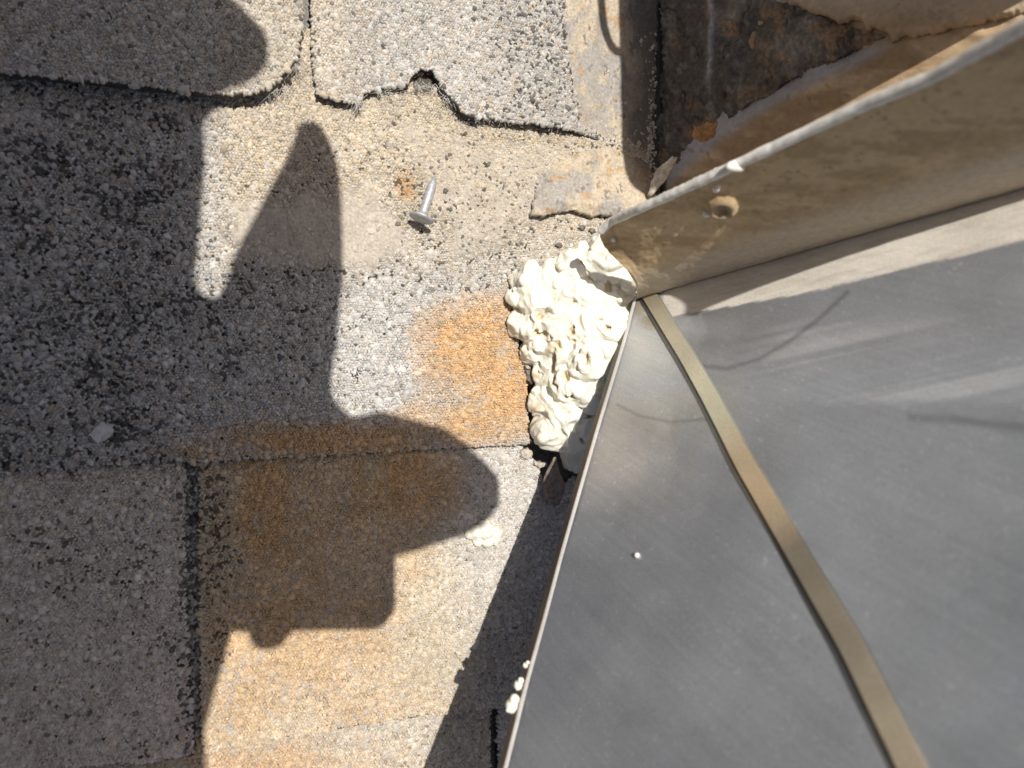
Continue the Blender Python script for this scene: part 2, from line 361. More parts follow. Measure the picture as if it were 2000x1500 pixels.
def granules(poly, z, lift, tab, parent, pitch=.00118, hmax=.00092, keep=1.0, frame=(-140, 1330, -130, 1640), name='granules', inset=0):
    P = onz(np.array([p[0] for p in poly], float), np.array([p[1] for p in poly], float), z)
    fx = np.array([frame[0], frame[1], frame[1], frame[0]], float); fy = np.array([frame[2], frame[2], frame[3], frame[3]], float)
    Fm = onz(fx, fy, z)
    x0, x1 = max(P[:, 0].min(), Fm[:, 0].min()), min(P[:, 0].max(), Fm[:, 0].max())
    y0, y1 = max(P[:, 1].min(), Fm[:, 1].min()), min(P[:, 1].max(), Fm[:, 1].max())
    ni = int((x1 - x0) / pitch) + 3; nj = int((y1 - y0) / (pitch * .866)) + 3
    jj, ii = np.mgrid[0:nj, 0:ni]
    gx = x0 + (ii + .5 * (jj % 2) - 1) * pitch; gy = y0 + (jj - 1) * pitch * .866
    gx = gx + rng.uniform(-.62, .62, gx.shape) * pitch; gy = gy + rng.uniform(-.62, .62, gx.shape) * pitch
    J, I = np.mgrid[1:nj - 1, 1:ni - 1]
    od = J % 2
    nbs = [(J, I + 1), (J + 1, I + od), (J + 1, I - 1 + od), (J, I - 1), (J - 1, I - 1 + od), (J - 1, I + od)]
    nx = [gx[a, np.clip(b, 0, ni - 1)] for a, b in nbs]; ny = [gy[a, np.clip(b, 0, ni - 1)] for a, b in nbs]
    cx = gx[J, I]; cy = gy[J, I]
    kx = np.stack([(cx + nx[k] + nx[(k + 1) % 6]) / 3 for k in range(6)], -1).reshape(-1, 6)
    ky = np.stack([(cy + ny[k] + ny[(k + 1) % 6]) / 3 for k in range(6)], -1).reshape(-1, 6)
    mx, my = kx.mean(1), ky.mean(1)
    px, py = proj(np.c_[mx, my, np.full(len(mx), z)])
    ok = inpoly(px, py, poly) & (px > frame[0]) & (px < frame[1]) & (py > frame[2]) & (py < frame[3])
    md = mud(px, py) if tab == 3 else np.zeros(len(px))
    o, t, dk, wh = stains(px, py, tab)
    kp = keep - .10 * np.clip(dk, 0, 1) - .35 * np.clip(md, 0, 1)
    if tab in (2, 3): kp = kp * (1 - sm(sdist(px, py, S1 if tab == 2 else S2), -4, 10)) * (1 - sm(px, 1265, 1285))
    if tab == 3: kp = kp * sm(np.hypot((px - 828) / 26., (py - 163) / 20.), .8, 1.1)
    if inset: kp = kp * sm(polydist(px, py, poly), -2, inset)
    ok &= rng.random(len(mx)) < kp
    kx, ky, mx, my, px, py = kx[ok], ky[ok], mx[ok], my[ok], px[ok], py[ok]
    n = len(mx)
    s = rng.uniform(.98, 1.25, n); big = rng.random(n) < .20; s[big] *= rng.uniform(1.2, 1.9, big.sum())
    h = hmax * rng.uniform(.55, 1.0, n); h[big] *= rng.uniform(1.2, 1.7, big.sum())
    tx, ty = rng.normal(0, .26, n), rng.normal(0, .26, n)
    dx, dy = (kx - mx[:, None]) * s[:, None], (ky - my[:, None]) * s[:, None]
    # round off slivers
    r_ = np.hypot(dx, dy); rm = r_.mean(1, keepdims=True); f = (.6 * r_ + .4 * rm) / (r_ + 1e-9) * rng.uniform(.82, 1.15, (n, 6)); dx *= f; dy *= f
    an = rng.uniform(0, math.pi, n); st = rng.uniform(.8, 1.25, n)[:, None]; ca, sa = np.cos(an)[:, None], np.sin(an)[:, None]
    e1, e2 = (dx * ca + dy * sa) * st, (-dx * sa + dy * ca) / st; dx, dy = e1 * ca - e2 * sa, e1 * sa + e2 * ca
    ts = rng.uniform(.58, .84, (n, 6))
    zb = z + lift(px, py)
    V = np.empty((n, 13, 3))
    V[:, :6, 0] = mx[:, None] + dx; V[:, :6, 1] = my[:, None] + dy; V[:, :6, 2] = (zb - .0003)[:, None]
    ux, uy = dx * ts, dy * ts
    V[:, 6:12, 0] = mx[:, None] + ux; V[:, 6:12, 1] = my[:, None] + uy
    V[:, 6:12, 2] = (zb + h)[:, None] + ux * tx[:, None] + uy * ty[:, None] + rng.uniform(-.12, .05, (n, 6)) * h[:, None]
    V[:, 12, 0] = mx + rng.uniform(-.12, .12, n) * pitch; V[:, 12, 1] = my + rng.uniform(-.12, .12, n) * pitch
    V[:, 12, 2] = zb + h * rng.uniform(1.02, 1.22, n)
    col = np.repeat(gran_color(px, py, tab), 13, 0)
    k = np.arange(6); k2 = (k + 1) % 6
    tri = np.concatenate([np.stack([k, k2, 6 + k2], 1), np.stack([k, 6 + k2, 6 + k], 1), np.stack([6 + k, 6 + k2, np.full(6, 12)], 1)])
    idx = (np.arange(n)[:, None, None] * 13 + tri[None]).reshape(-1, 3)
    me = bpy.data.meshes.new(name)
    me.vertices.add(n * 13); me.vertices.foreach_set('co', V.astype(np.float32).ravel())
    me.loops.add(len(idx) * 3); me.loops.foreach_set('vertex_index', idx.astype(np.int32).ravel())
    me.polygons.add(len(idx)); me.polygons.foreach_set('loop_start', np.arange(0, len(idx) * 3, 3, dtype=np.int32))
    me.update(calc_edges=True)
    ob = finish(name, me, M_gran, parent, col, False)
    tag(ob, kind='stuff')
    return ob

roof_mat = principled('roof_deck', (.20, .19, .175), .9, var=(900, .5), bump=[(900, .8, .001)])
def frame_deck():
    v = []; f = []
    # deck below the shingles, reaching well beyond the picture
    for (x0, y0, x1, y1, z) in ((-2.5, -2.5, 1.5, 2.5, -.0075),):
        b = len(v); v += [(x0, y0, z), (x1, y0, z), (x1, y1, z), (x0, y1, z), (x0, y0, z - .02), (x1, y0, z - .02), (x1, y1, z - .02), (x0, y1, z - .02)]
        f += [tuple(b + i for i in q) for q in ((0, 1, 2, 3), (7, 6, 5, 4), (0, 4, 5, 1), (1, 5, 6, 2), (2, 6, 7, 3), (3, 7, 4, 0))]
    return v, f
roof = mesh_obj('roof', *frame_deck(), roof_mat, smooth=False); tag(roof, kind='structure')
SH = {}
for key, poly, z, lift, th in ((1, T1, Z1, lift1, .0036), (2, T2, Z2 + .0030, lift2, .0036), (3, T3, Z2, lift3, .0030), (4, T4, Z3, flat, .0030),
                               (5, T5, Z3, flat, .0030), (6, T6, Z4, flat, .0030), (7, T7, Z4, flat, .0030)):
    s = slab(poly, z, lift, th, key, roof); SH[key] = s
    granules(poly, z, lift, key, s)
# the rest of the roof: plain tabs in courses round the shingles in view
bb = np.array([v for o_ in SH.values() for v in [(o_.matrix_world @ Vector(c_))[:] for c_ in o_.bound_box]])
bx0, by0, bx1, by1 = bb[:, 0].min() - .004, bb[:, 1].min() - .004, bb[:, 0].max(), bb[:, 1].max() + .004
tw, thh = .300, .139
tv = [(0, 0, 0), (tw, 0, 0), (tw, thh + .02, -.004), (0, thh + .02, -.004), (0, 0, -.0035), (tw, 0, -.0035), (tw, thh + .02, -.0075), (0, thh + .02, -.0075)]
tab_me = bpy.data.meshes.new('shingle'); tab_me.from_pydata(tv, [], [(0, 1, 2, 3), (7, 6, 5, 4), (0, 4, 5, 1), (1, 5, 6, 2), (2, 6, 7, 3), (3, 7, 4, 0)]); tab_me.materials.append(roof_mat)
def tab_at(x, y, z=.0):
    t_ = bpy.data.objects.new('shingle', tab_me); COL.objects.link(t_); t_.location = (x, y, z); attach(t_, roof)
for j in range(-5, 8):
    y = by0 + j * thh
    for i in range(1, 5):
        tab_at(bx0 - i * (tw + .006) - (.15 if j % 2 else 0) * (i > 1), y, .001)
for j in range(1, 5):
    for i in range(0, 2):
        x = bx0 + i * (tw + .006)
        tab_at(x, by0 - j * thh - .026, -.001); 
        if i == 0: tab_at(x, by1 + (j - 1) * thh, .004)
# dark mossy grit lying in the open slot between the two lower tabs
SLOT = [(358, 905), (390, 905), (392, 1350), (392, 1440), (376, 1440), (368, 1340), (360, 1200)]
granules(SLOT, Z4 + .0010, flat, 8, SH[6], pitch=.0012, hmax=.0014, keep=1.1, name='moss')

# mud: silt that fills the gaps between granules of the weathered shingle
def height_patch(name, x0, x1, y0, y1, step, surf, hfun, mask, cfun, mat, parent=None, skirt=.0, extra=None):
    """sheet over a pixel rectangle; surf gives place and normal, hfun the relief, mask the (ragged) outline"""
    xs = np.arange(x0, x1 + step, step); ys = np.arange(y0, y1 + step, step)
    X, Y = np.meshgrid(xs, ys); P, N = surf(X, Y)
    Hh = hfun(X, Y); mk = mask(X, Y)
    V = P + N * Hh[..., None]
    keep = mk > 0
    q = keep[:-1, :-1] & keep[1:, :-1] & keep[:-1, 1:] & keep[1:, 1:]
    nx = len(xs); idx = np.arange(X.size).reshape(X.shape)
    a, b, c, d = idx[:-1, :-1][q], idx[:-1, 1:][q], idx[1:, 1:][q], idx[1:, :-1][q]
    quads = np.stack([a, d, c, b], 1)
    used = np.unique(quads); remap = -np.ones(X.size, int); remap[used] = np.arange(len(used))
    quads = remap[quads]; V = V.reshape(-1, 3)[used]; Nn = np.broadcast_to(N, P.shape).reshape(-1, 3)[used]
    C_ = cfun(X, Y).reshape(-1, 3)[used]
    ex = {k: fn(X, Y).reshape(-1)[used] for k, fn in (extra or {}).items()}
    faces = quads.tolist()
    if skirt:
        from collections import Counter
        cnt = Counter(); 
        for f in faces:
            for i in range(4):
                e = (f[i], f[(i + 1) % 4]); cnt[e] += 1
        bd = [e for e in cnt if (e[1], e[0]) not in cnt]
        bv = sorted({v for e in bd for v in e}); m = {v: len(V) + i for i, v in enumerate(bv)}
        V = np.vstack([V, V[bv] - Nn[bv] * skirt]); C_ = np.vstack([C_, C_[bv] * .8])
        for k in ex: ex[k] = np.r_[ex[k], ex[k][bv]]
        faces += [(e[1], e[0], m[e[0]], m[e[1]]) for e in bd]
    return mesh_obj(name, V, faces, mat, parent, C_, True, ex)
def roof_surf(z):
    def f(X, Y):
        P = onz(X, Y, z); return P, np.broadcast_to(np.array([0, 0, 1.]), P.shape)
    return f
def mud_h(X, Y):
    m = mud(X, Y)
    return lift3(X, Y) - .0006 + .00165 * np.clip(m, 0, 1) + .0007 * (fbm(X / 14., Y / 14., 5) - .5) + .0005 * (fbm(X / 4., Y / 4., 6, 2) - .5)
def mud_c(X, Y):
    m = mud(X, Y); c = mix(np.tile((.13, .115, .095), X.shape + (1,)), (.40, .35, .285), sm(m, .2, .8) * .95)
    return c * (.75 + .5 * fbm(X / 25., Y / 25., 8))[..., None]
height_patch('silt', 440, 1200, 215, 575, 2.6, roof_surf(Z2), mud_h, lambda X, Y: (mud(X, Y) - .12) * np.where(inpoly(X, Y, T3), 1, -1), mud_c, M_coat, SH[3])

# ---- loose fibres at the torn tab edges
def fibres(name, spots, parent):
    V = []; Fc = []
    for (px, py, z, cnt, spread, L) in spots:
        for _ in range(cnt):
            p = onz(px + random.gauss(0, spread), py + random.gauss(0, spread * .5), z)
            a = random.uniform(math.pi * 1.1, math.pi * 1.9) + random.gauss(0, .4); l = L * random.uniform(.5, 1.3); el = random.uniform(-.3, .8)
            d = np.array([math.cos(a) * math.cos(el), math.sin(a) * math.cos(el), math.sin(el)]); r = .0001
            bend = np.array([random.gauss(0, .3), random.gauss(0, .3), -.4]) * l
            sd = np.cross(d, [0, 0, 1.]); sd /= np.linalg.norm(sd) + 1e-9; up = np.cross(sd, d)
            rings = []
            for k in range(5):
                t = k / 4; c = p + d * l * t + bend * t * t; rr = r * (1 - .6 * t)
                b = len(V)
                for j in range(3):
                    an = j * 2.094; V.append(c + sd * math.cos(an) * rr + up * math.sin(an) * rr)
                rings.append(b)
            for k in range(4):
                for j in range(3):
                    j2 = (j + 1) % 3; Fc.append((rings[k] + j, rings[k] + j2, rings[k + 1] + j2, rings[k + 1] + j))
    o = mesh_obj(name, V, Fc, M_fibre, parent); tag(o, kind='stuff'); return o
fibres('loose_fibres', [(575, 125, Z1 + .001, 45, 9, .005), (540, 170, Z1, 35, 14, .005), (585, 100, Z1, 15, 5, .004)], SH[1])
fibres('loose_fibres', [(702, 200, Z2 + .006, 30, 5, .005), (760, 185, Z2 + .0045, 60, 20, .003), (830, 165, Z2 + .005, 26, 14, .006),
                        (870, 190, Z2 + .005, 36, 10, .004), (930, 236, Z2 + .005, 70, 35, .0018), (1040, 246, Z2 + .005, 50, 45, .0014)], SH[2])

# ================================================================== COATINGS ON THE ROOF EDGE
def coat_col(X, Y, seed):
    n = fbm(X / 38., Y / 60., seed); n2 = fbm(X / 9., Y / 14., seed + 3); n3 = fbm(X / 16., Y / 16., seed + 9)
    c = mix(np.tile((.46, .385, .285), X.shape + (1,)), (.30, .285, .265), sm(n, .42, .62) * .8)
    c = mix(c, (.40, .26, .13), sm(n3, .62, .72) * .7)
    c = mix(c, (.10, .09, .075), sm(n2, .66, .78) * .75)
    tarry = sm(X + 40 * (n - .5), 1205, 1262) * (1 - sm(Y, 300, 372))
    c = mix(c, (.115, .10, .085), tarry * .85)
    return c * (.8 + .4 * n2)[..., None]
rag = lambda X, Y, s, a: a * (fbm(X / 9., Y / 9., s) - .5)
edge1 = lambda X, Y: sdist(X, Y, S1) + rag(X, Y, 14, 14)
edge2 = lambda X, Y: sdist(X, Y, S2) + rag(X, Y, 24, 12)
hole = lambda X, Y: np.hypot((X - 1188) / 4., (Y - 142) / 5.) - 1
def h1(X, Y): return lift2(X, Y) + .0001 + .0011 * sm(edge1(X, Y), 0, 30) + .0011 * (fbm(X / 22., Y / 34., 31) - .5) + .0007 * (fbm(X / 6., Y / 8., 32) - .5)
def h2(X, Y): return lift3(X, Y) + .0006 + .0022 * sm(edge2(X, Y), 0, 22) + .0040 * sm(Y, 350, 428) * sm(edge2(X, Y), -2, 3) + .0020 * (fbm(X / 26., Y / 26., 33) - .5) + .0008 * (fbm(X / 6., Y / 6., 34) - .5)
s1 = height_patch('sealant_strip', 1086, 1312, -330, 336, 2.5, roof_surf(Z2 + .0030), h1, lambda X, Y: np.minimum(edge1(X, Y), hole(X, Y) * 5), lambda X, Y: coat_col(X, Y, 51) * .9, M_coat, None, .0012)
tag(s1, 'mottled beige and grey sealant smeared along the upper right shingle', 'sealant')
s2 = height_patch('sealant_patch', 1016, 1312, 278, 440, 2.2, roof_surf(Z2), h2, edge2, lambda X, Y: coat_col(X, Y, 57) * .95, M_coat, None, .0014)
tag(s2, 'wrinkled beige sealant patch with torn lower edge beside the foam', 'sealant')

# ================================================================== UPSTAND WALL WITH TAR
WP = (2.41, 2.55, 0.0)
def plane_surf(P3):
    nn = -P3[1] * Rv + P3[2] * Uv + P3[0] * Bv; nn = nn / np.linalg.norm(nn)
    def f(X, Y):
        Z = 1 / (P3[0] + P3[1] * (X - 1000) / F + P3[2] * (Y - 750) / F)
        P = atZ(X, Y, Z); return P, np.broadcast_to(nn, P.shape)
    return f
wall_surf = plane_surf(WP)
wall = empty('upstand_wall', tuple(onz(1400, 100, 0)))
tag(wall, 'sloping upstand wall with cracked black tar and stained beige paint behind the metal flashing', 'wall')
TAR = [(1291, -420), (1532, -420), (1520, 0), (1560, 18), (1600, 26), (1640, 48), (1690, 58), (1735, 70), (1660, 108), (1560, 152), (1480, 196), (1400, 250), (1340, 300), (1290, 345), (1277, 330), (1284, 200), (1290, 100)]
tar_e = lambda X, Y: sdist(X, Y, TAR) + rag(X, Y, 44, 16)
def back_col(X, Y):
    n = fbm(X / 130., Y / 40., 71); n2 = fbm(X / 20., Y / 14., 72); d = polydist(X, Y, TAR)
    c = mix(np.tile((.50, .36, .22), X.shape + (1,)), (.33, .22, .12), sm(n, .4, .65))
    c = mix(c, (.36, .36, .38), sm(d, 26 + 18 * n2.mean(), 8) * .9 * sm(Y, 70, 110))
    c = mix(c, (.55, .45, .36), sm(Y, 60, 0) * .6)
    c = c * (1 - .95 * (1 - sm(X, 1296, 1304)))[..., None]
    c = mix(c, (.10, .075, .05), sm(n2, .70, .80) * .6)
    return c * (.8 + .4 * n2)[..., None]
height_patch('painted_face', 1262, 2250, -420, 520, 6, wall_surf, lambda X, Y: .0006 * (fbm(X / 60., Y / 30., 73) - .5) - .0004 + .0008 * np.exp(-((np.hypot((X - 1930) / 60., (Y - 25) / 45.) - 1) / .25) ** 2),
             lambda X, Y: X * 0 + 1, back_col, M_paint, wall)
def tar_h(X, Y):
    return .0002 + .0020 * sm(tar_e(X, Y), 0, 26) + .0056 * (fbm(X / 55., Y / 70., 81) - .45) - .0009 * np.exp(-((fbm(X / 45., Y / 110., 86, 5) - .5) / .02) ** 2) * sm(fbm(X / 50., Y / 50., 88), .45, .6) + .0022 * (fbm(X / 14., Y / 18., 82) - .5) \
        + .0018 * np.exp(-((X - 1392 - 6 * np.sin(Y / 40.)) / 9.) ** 2) * (1 - sm(Y, 130, 190)) - .0022 * np.exp(-((X - 1500 + .4 * Y) / 16.) ** 2)
def tar_c(X, Y):
    n = fbm(X / 50., Y / 90., 83); n2 = fbm(X / 12., Y / 16., 84)
    c = mix(np.tile((.10, .083, .066), X.shape + (1,)), (.22, .185, .145), sm(n, .46, .68)); c = mix(c, (.27, .165, .085), sm(fbm(X / 34., Y / 30., 87), .56, .70) * .7)
    c = c * (1 - .5 * np.exp(-((fbm(X / 45., Y / 110., 86, 5) - .5) / .014) ** 2) * sm(fbm(X / 50., Y / 50., 88), .45, .6))[..., None]
    c = mix(c, (.42, .41, .40), np.exp(-((X - 1392 - 6 * np.sin(Y / 40.)) / 6.) ** 2) * (1 - sm(Y, 130, 190)) * .7)
    c = mix(c, (.24, .215, .185), sm(n2, .62, .80) * .45)
    c = mix(c, (.34, .19, .08), blob(X, Y, 1370, 262, 34, 26, .7) * .8)
    return c * (.7 + .6 * n2)[..., None]
height_patch('tar_coating', 1268, 1760, -300, 356, 2, wall_surf, tar_h, tar_e, tar_c, M_tar, wall, .0022)
# thick beige skin peeling off the tar at the top
PEEL = [(1535, -420), (2250, -420), (2250, -40), (1860, 60), (1745, 80), (1732, 60), (1700, 62), (1668, 44), (1640, 52), (1622, 30), (1590, 22), (1545, 8)]
peel_e = lambda X, Y: sdist(X, Y, PEEL) + 26 * (fbm(X / 30., Y / 30., 91, 3) - .5)
height_patch('peeling_paint', 1500, 2130, -240, 110, 2, wall_surf, lambda X, Y: .0030 * sm(peel_e(X, Y), -4, 10) + .0012 * (fbm(X / 40., Y / 40., 92) - .5), peel_e,
             lambda X, Y: back_col(X, Y) * .6 + np.array((.20, .15, .105)), M_paint, wall, .0015)
# curled white strip of torn coating at the foot of the crack
def ribbon(name, pts, widths, mat, parent=None, zs=None, curl=.3, th=.0006, nseg=8, surf=None):
    """a curled torn strip: pts are pixel centreline points with heights zs, widths in metres"""
    n = 14; t = np.linspace(0, 1, n); k = np.linspace(0, 1, len(pts))
    X = np.interp(t, k, [p[0] for p in pts]); Y = np.interp(t, k, [p[1] for p in pts]); Zz = np.interp(t, k, zs); W = np.interp(t, k, widths)
    P = np.stack([onz(X[i], Y[i], Zz[i]) for i in range(n)]); D = np.gradient(P, axis=0); D /= np.linalg.norm(D, axis=1)[:, None]
    S = np.cross(D, [0, 0, 1.]); S /= np.linalg.norm(S, axis=1)[:, None]; N = np.cross(S, D)
    m = nseg; V = []
    for i in range(n):
        for j in range(m):
            q = (j / (m - 1) - .5) * 2; jit = 1 + .25 * (vnoise(np.array(i * .9), np.array(j * .0 + (3 if q > 0 else 8)), 5) - .5)
            V.append(P[i] + S[i] * q * W[i] * .5 * jit + N[i] * (curl * W[i] * (1 - q * q) + .0006 * (random.random() - .5)))
    Fq = [(i * m + j, i * m + j + 1, (i + 1) * m + j + 1, (i + 1) * m + j) for i in range(n - 1) for j in range(m - 1)]
    o = mesh_obj(name, V, Fq, mat, parent)
    sd = o.modifiers.new('thickness', 'SOLIDIFY'); sd.thickness = th
    return o
M_white_strip = principled('torn_coating', (.55, .50, .42), .8, var=(500, .4), bump=[(900, .6, .0006)])
o = ribbon('torn_strip', [(1318, 306), (1298, 332), (1282, 356), (1268, 384)], [.003, .0065, .0055, .002], M_white_strip, None, [.030, .022, .018, .014], .35)
tag(o, 'curled whitish torn strip at the foot of the black tar crack', 'debris')
M_flake = principled('rusty_flake', (.36, .21, .10), .85, var=(500, .4), bump=[(900, .6, .0006)])
o = ribbon('rust_flake', [(1392, 238), (1376, 256), (1362, 272)], [.006, .011, .006], M_flake, None, [.050, .044, .040], .2)
tag(o, 'rusty brown flake stuck on the black tar near the grey flashing', 'debris')

# ================================================================== METAL FLASHING
MP = (3.0245, 3.595, 2.94)
met_surf = plane_surf(MP)
M_under = principled('gap_darkening', (.035, .03, .027), .9, var=(200, .4))  # dark colour put under the sheet to cut bounced light in the gap
MN = met_surf(np.array(1500.), np.array(900.))[1]
metZ = lambda X, Y: 1 / (MP[0] + MP[1] * (X - 1000) / F + MP[2] * (Y - 750) / F)
fl = empty('metal_flashing', tuple(onz(1100, 960, 0)))
tag(fl, 'large grey weathered sheet metal flashing with a painted upturned lip', 'flashing')
EDGE = np.array([(1243, 575), (1236, 600), (1221, 660), (1203, 720), (1168, 835), (1132, 960), (1095, 1090), (1062, 1215), (1030, 1330), (990, 1490), (905, 1800)], float)
edge_x = lambda y: np.interp(y, EDGE[:, 1], EDGE[:, 0])
fold_y = lambda x: 577 - .287 * (x - 1262)
SEAM = np.array([(1262, 566), (1300, 628), (1342, 695), (1384, 768), (1455, 905), (1553, 1073), (1662, 1258), (1770, 1475), (1920, 1800)], float)
def param(name, fx, fy, ns, nt, surf, hfun, cfun, mat, parent, extra=None, th=None):
    S, T = np.meshgrid(np.linspace(0, 1, ns), np.linspace(0, 1, nt)); X = fx(S, T); Y = fy(S, T)
    P, N = surf(X, Y); V = P + N * hfun(X, Y)[..., None]
    idx = np.arange(X.size).reshape(X.shape)
    Fq = np.stack([idx[:-1, :-1], idx[1:, :-1], idx[1:, 1:], idx[:-1, 1:]], -1).reshape(-1, 4)
    o = mesh_obj(name, V.reshape(-1, 3), Fq, mat, parent, cfun(X, Y).reshape(-1, 3), True, {k: f(X, Y) for k, f in (extra or {}).items()})
    if th: sd = o.modifiers.new('thickness', 'SOLIDIFY'); sd.thickness = th; sd.offset = -1
    return o
PAINT_LOW = [(1200, 640), (1307, 619), (1450, 594), (1595, 567), (1775, 522), (1900, 495), (2400, 375)]
def paint_mask(X, Y):
    yl = np.interp(X, [p[0] for p in PAINT_LOW], [p[1] for p in PAINT_LOW])
    return sm(yl - Y + 3 * (fbm(X / 12., Y / 12., 101) - .5), -1.5, 1.5) * sm(X, 1288, 1298)
SCR = [([(1372, 715), (1420, 720), (1480, 703), (1540, 668), (1600, 622), (1655, 570)], 4.5, .38), ([(1205, 790), (1250, 812), (1310, 824), (1390, 818)], 3.0, .3),
       ([(1780, 815), (1880, 822), (2010, 836)], 9, .3)]
def met_c(X, Y):
    n = fbm(X / 150., Y / 110., 111); n2 = fbm(X / 24., Y / 24., 112); n3 = fbm(X / 7., Y / 7., 113, 3)
    c = np.tile((.385, .402, .43), X.shape + (1,)) * (.94 + .1 * n)[..., None]
    st = fbm((X + 3.2 * Y) / 900., (Y + .22 * X - 400) / 34., 114)                       # pale streaks fanning to the right
    fan = sm(X, 1380, 1600) * sm(Y, 600, 660) * (1 - sm(Y, 770, 800))
    c = mix(c, (.56, .57, .59), fan * sm(st, .45, .65) * .9)
    c = mix(c, (.52, .56, .62), blob(X, Y, 1370, 640, 90, 26, .6) * .8)
    pw = np.maximum(blob(X, Y, 1255, 680, 110, 120, .8), .7 * blob(X, Y, 1300, 790, 190, 90))
    c = mix(c, (.50, .50, .46), pw)
    c = mix(c, (.50, .43, .34), np.clip(.5 * blob(X, Y, 1180, 880, 170, 160), 0, .85))  # tan patch paints in the reflection of the sunlit roof
    c = mix(c, (.60, .60, .60), sm(n3, .72, .80) * .55 * sm(n2, .4, .6))
    c = mix(c, (.30, .23, .15), np.maximum(blob(X, Y, 1250, 580, 30, 50, .5), blob(X, Y, 1275, 620, 34, 26, .5)) * .9 * sm(n2, .3, .5))
    for pl, w, a in SCR:
        c = c * (1 - a * np.exp(-(polydist(X, Y, pl, False) / w) ** 2))[..., None]
    pc = mix(np.tile((.66, .61, .535), X.shape + (1,)), (.50, .45, .38), sm(fbm(X / 90., (Y + .287 * X) / 5., 115), .45, .7) * .6)
    return mix(c, pc, paint_mask(X, Y))
def met_coat(X, Y):
    pw = np.maximum(blob(X, Y, 1250, 690, 130, 170, .8), .6 * blob(X, Y, 1180, 880, 150, 160))
    pw = np.maximum(pw,   .10 * fbm(X / 90., Y / 70., 117) + .2 * sm(X, 1380, 1600) * (1 - sm(Y, 770, 800)))
    return np.clip(np.maximum(np.maximum(pw, blob(X, Y, 1265, 600, 50, 60, .4)), paint_mask(X, Y)), 0, 1)
def sx(S, T):
    y = sy_left(T); return edge_x(y) + (2420 - edge_x(y)) * S ** 1.15
def sy_left(T): return 578 + (1800 - 578) * T
def sy(S, T):
    yl = sy_left(T); yr = fold_y(2420) + (1800 - fold_y(2420)) * T
    x = sx(S, T); return yl + (yr - yl) * (x - edge_x(yl)) / (2420 - edge_x(yl))
met_h = lambda X, Y: .0010 * (fbm(X / 260., Y / 260., 121, 2) - .5) + .0006 * paint_mask(X, Y) * 0
sheet = param('sheet', sx, sy, 330, 300, met_surf, met_h, met_c, M_metal, fl, {'coat': met_coat}, .0010)
pl_ = sheet.data.attributes.new('plane', 'FLOAT_VECTOR', 'POINT')
co_ = np.empty(len(sheet.data.vertices) * 3, np.float32); sheet.data.vertices.foreach_get('co', co_); co_ = co_.reshape(-1, 3)
ea = np.cross(MN, (0, 0, 1.)); ea /= np.linalg.norm(ea); eb = np.cross(MN, ea)
pl_.data.foreach_set('vector', np.c_[co_ @ ea, co_ @ eb, np.zeros(len(co_))].astype(np.float32).ravel())
sheet.data.materials.append(M_under); sheet.modifiers['thickness'].material_offset = 1
param('light_blocker', sx, sy, 12, 12, met_surf, lambda X, Y: X * 0 - .014, lambda X, Y: np.tile((.04, .035, .03), X.shape + (1,)), M_under, fl)  # dark sheet added behind the metal to block light into the gap
# the raised seam, with the shadow gap along one side painted dark
def sweep(name, line, prof, surf, mat, parent, colors, n=120, side=1, coat=.6, tone=None):
    """prof: (across in m, height in m) points; across is measured in the sheet, left of the running direction"""
    k = np.r_[0, np.cumsum(np.hypot(*np.diff(line, axis=0).T))]; t = np.linspace(0, k[-1], n)
    X = np.interp(t, k, line[:, 0]); Y = np.interp(t, k, line[:, 1])
    for _ in range(3):
        X[1:-1] = (X[:-2] + 2 * X[1:-1] + X[2:]) / 4; Y[1:-1] = (Y[:-2] + 2 * Y[1:-1] + Y[2:]) / 4
    P, N = surf(X, Y); D = np.gradient(P, axis=0); D /= np.linalg.norm(D, axis=1)[:, None]
    Sd = np.cross(N, D) * side; Sd /= np.linalg.norm(Sd, axis=1)[:, None]
    m = len(prof); V = []; C_ = []
    for i in range(n):
        w = 1 + .04 * (vnoise(np.array(i * .15), np.array(2.), 6) - .5)
        for j, (a, h) in enumerate(prof):
            V.append(P[i] + Sd[i] * a * w + N[i] * (h + .00003 * (vnoise(np.array(i * .5), np.array(j * 1.), 8) - .5)))
            C_.append(np.array(colors[j]) * (.72 + .56 * fbm(np.array(i * .11), np.array(j * .3), 12)) * (tone(i / (n - 1)) if tone else 1))
    Fq = [(i * m + j, i * m + j + 1, (i + 1) * m + j + 1, (i + 1) * m + j) for i in range(n - 1) for j in range(m - 1)]
    o = mesh_obj(name, V, Fq, mat, parent, C_, True, {'coat': np.full(len(V), coat)})
    bm = bmesh.new(); bm.from_mesh(o.data); bmesh.ops.recalc_face_normals(bm, faces=bm.faces[:]); bm.to_mesh(o.data); bm.free()
    return o
bei = (.43, .37, .285); dkm = (.22, .21, .19)
sweep('seam', SEAM, [(.0047, .0000), (.0045, .0003), (.0030, .0004), (.0028, .0010), (-.0027, .0013), (-.0029, .0011), (-.0034, .0002)], met_surf, M_metal, fl,
      [(.2, .19, .18), (.11, .105, .10), (.09, .085, .08), bei, bei, (.2, .18, .15), dkm], side=-1, coat=.4, tone=lambda t: np.stack([np.interp(t, (0, .08, .2, .27, .34, .42, .6, .75, 1), c_) for c_ in ((.8, 1.5, 1.35, 1.25, 1.35, .62, .72, 1.15, 1.35), (.75, 1.62, 1.5, 1.15, 1.2, .62, .72, 1.12, 1.3), (.7, 1.6, 1.45, 1.0, 1.0, .6, .7, 1.05, 1.2))])).data.polygons.foreach_set('use_smooth', [False] * (119 * 6))
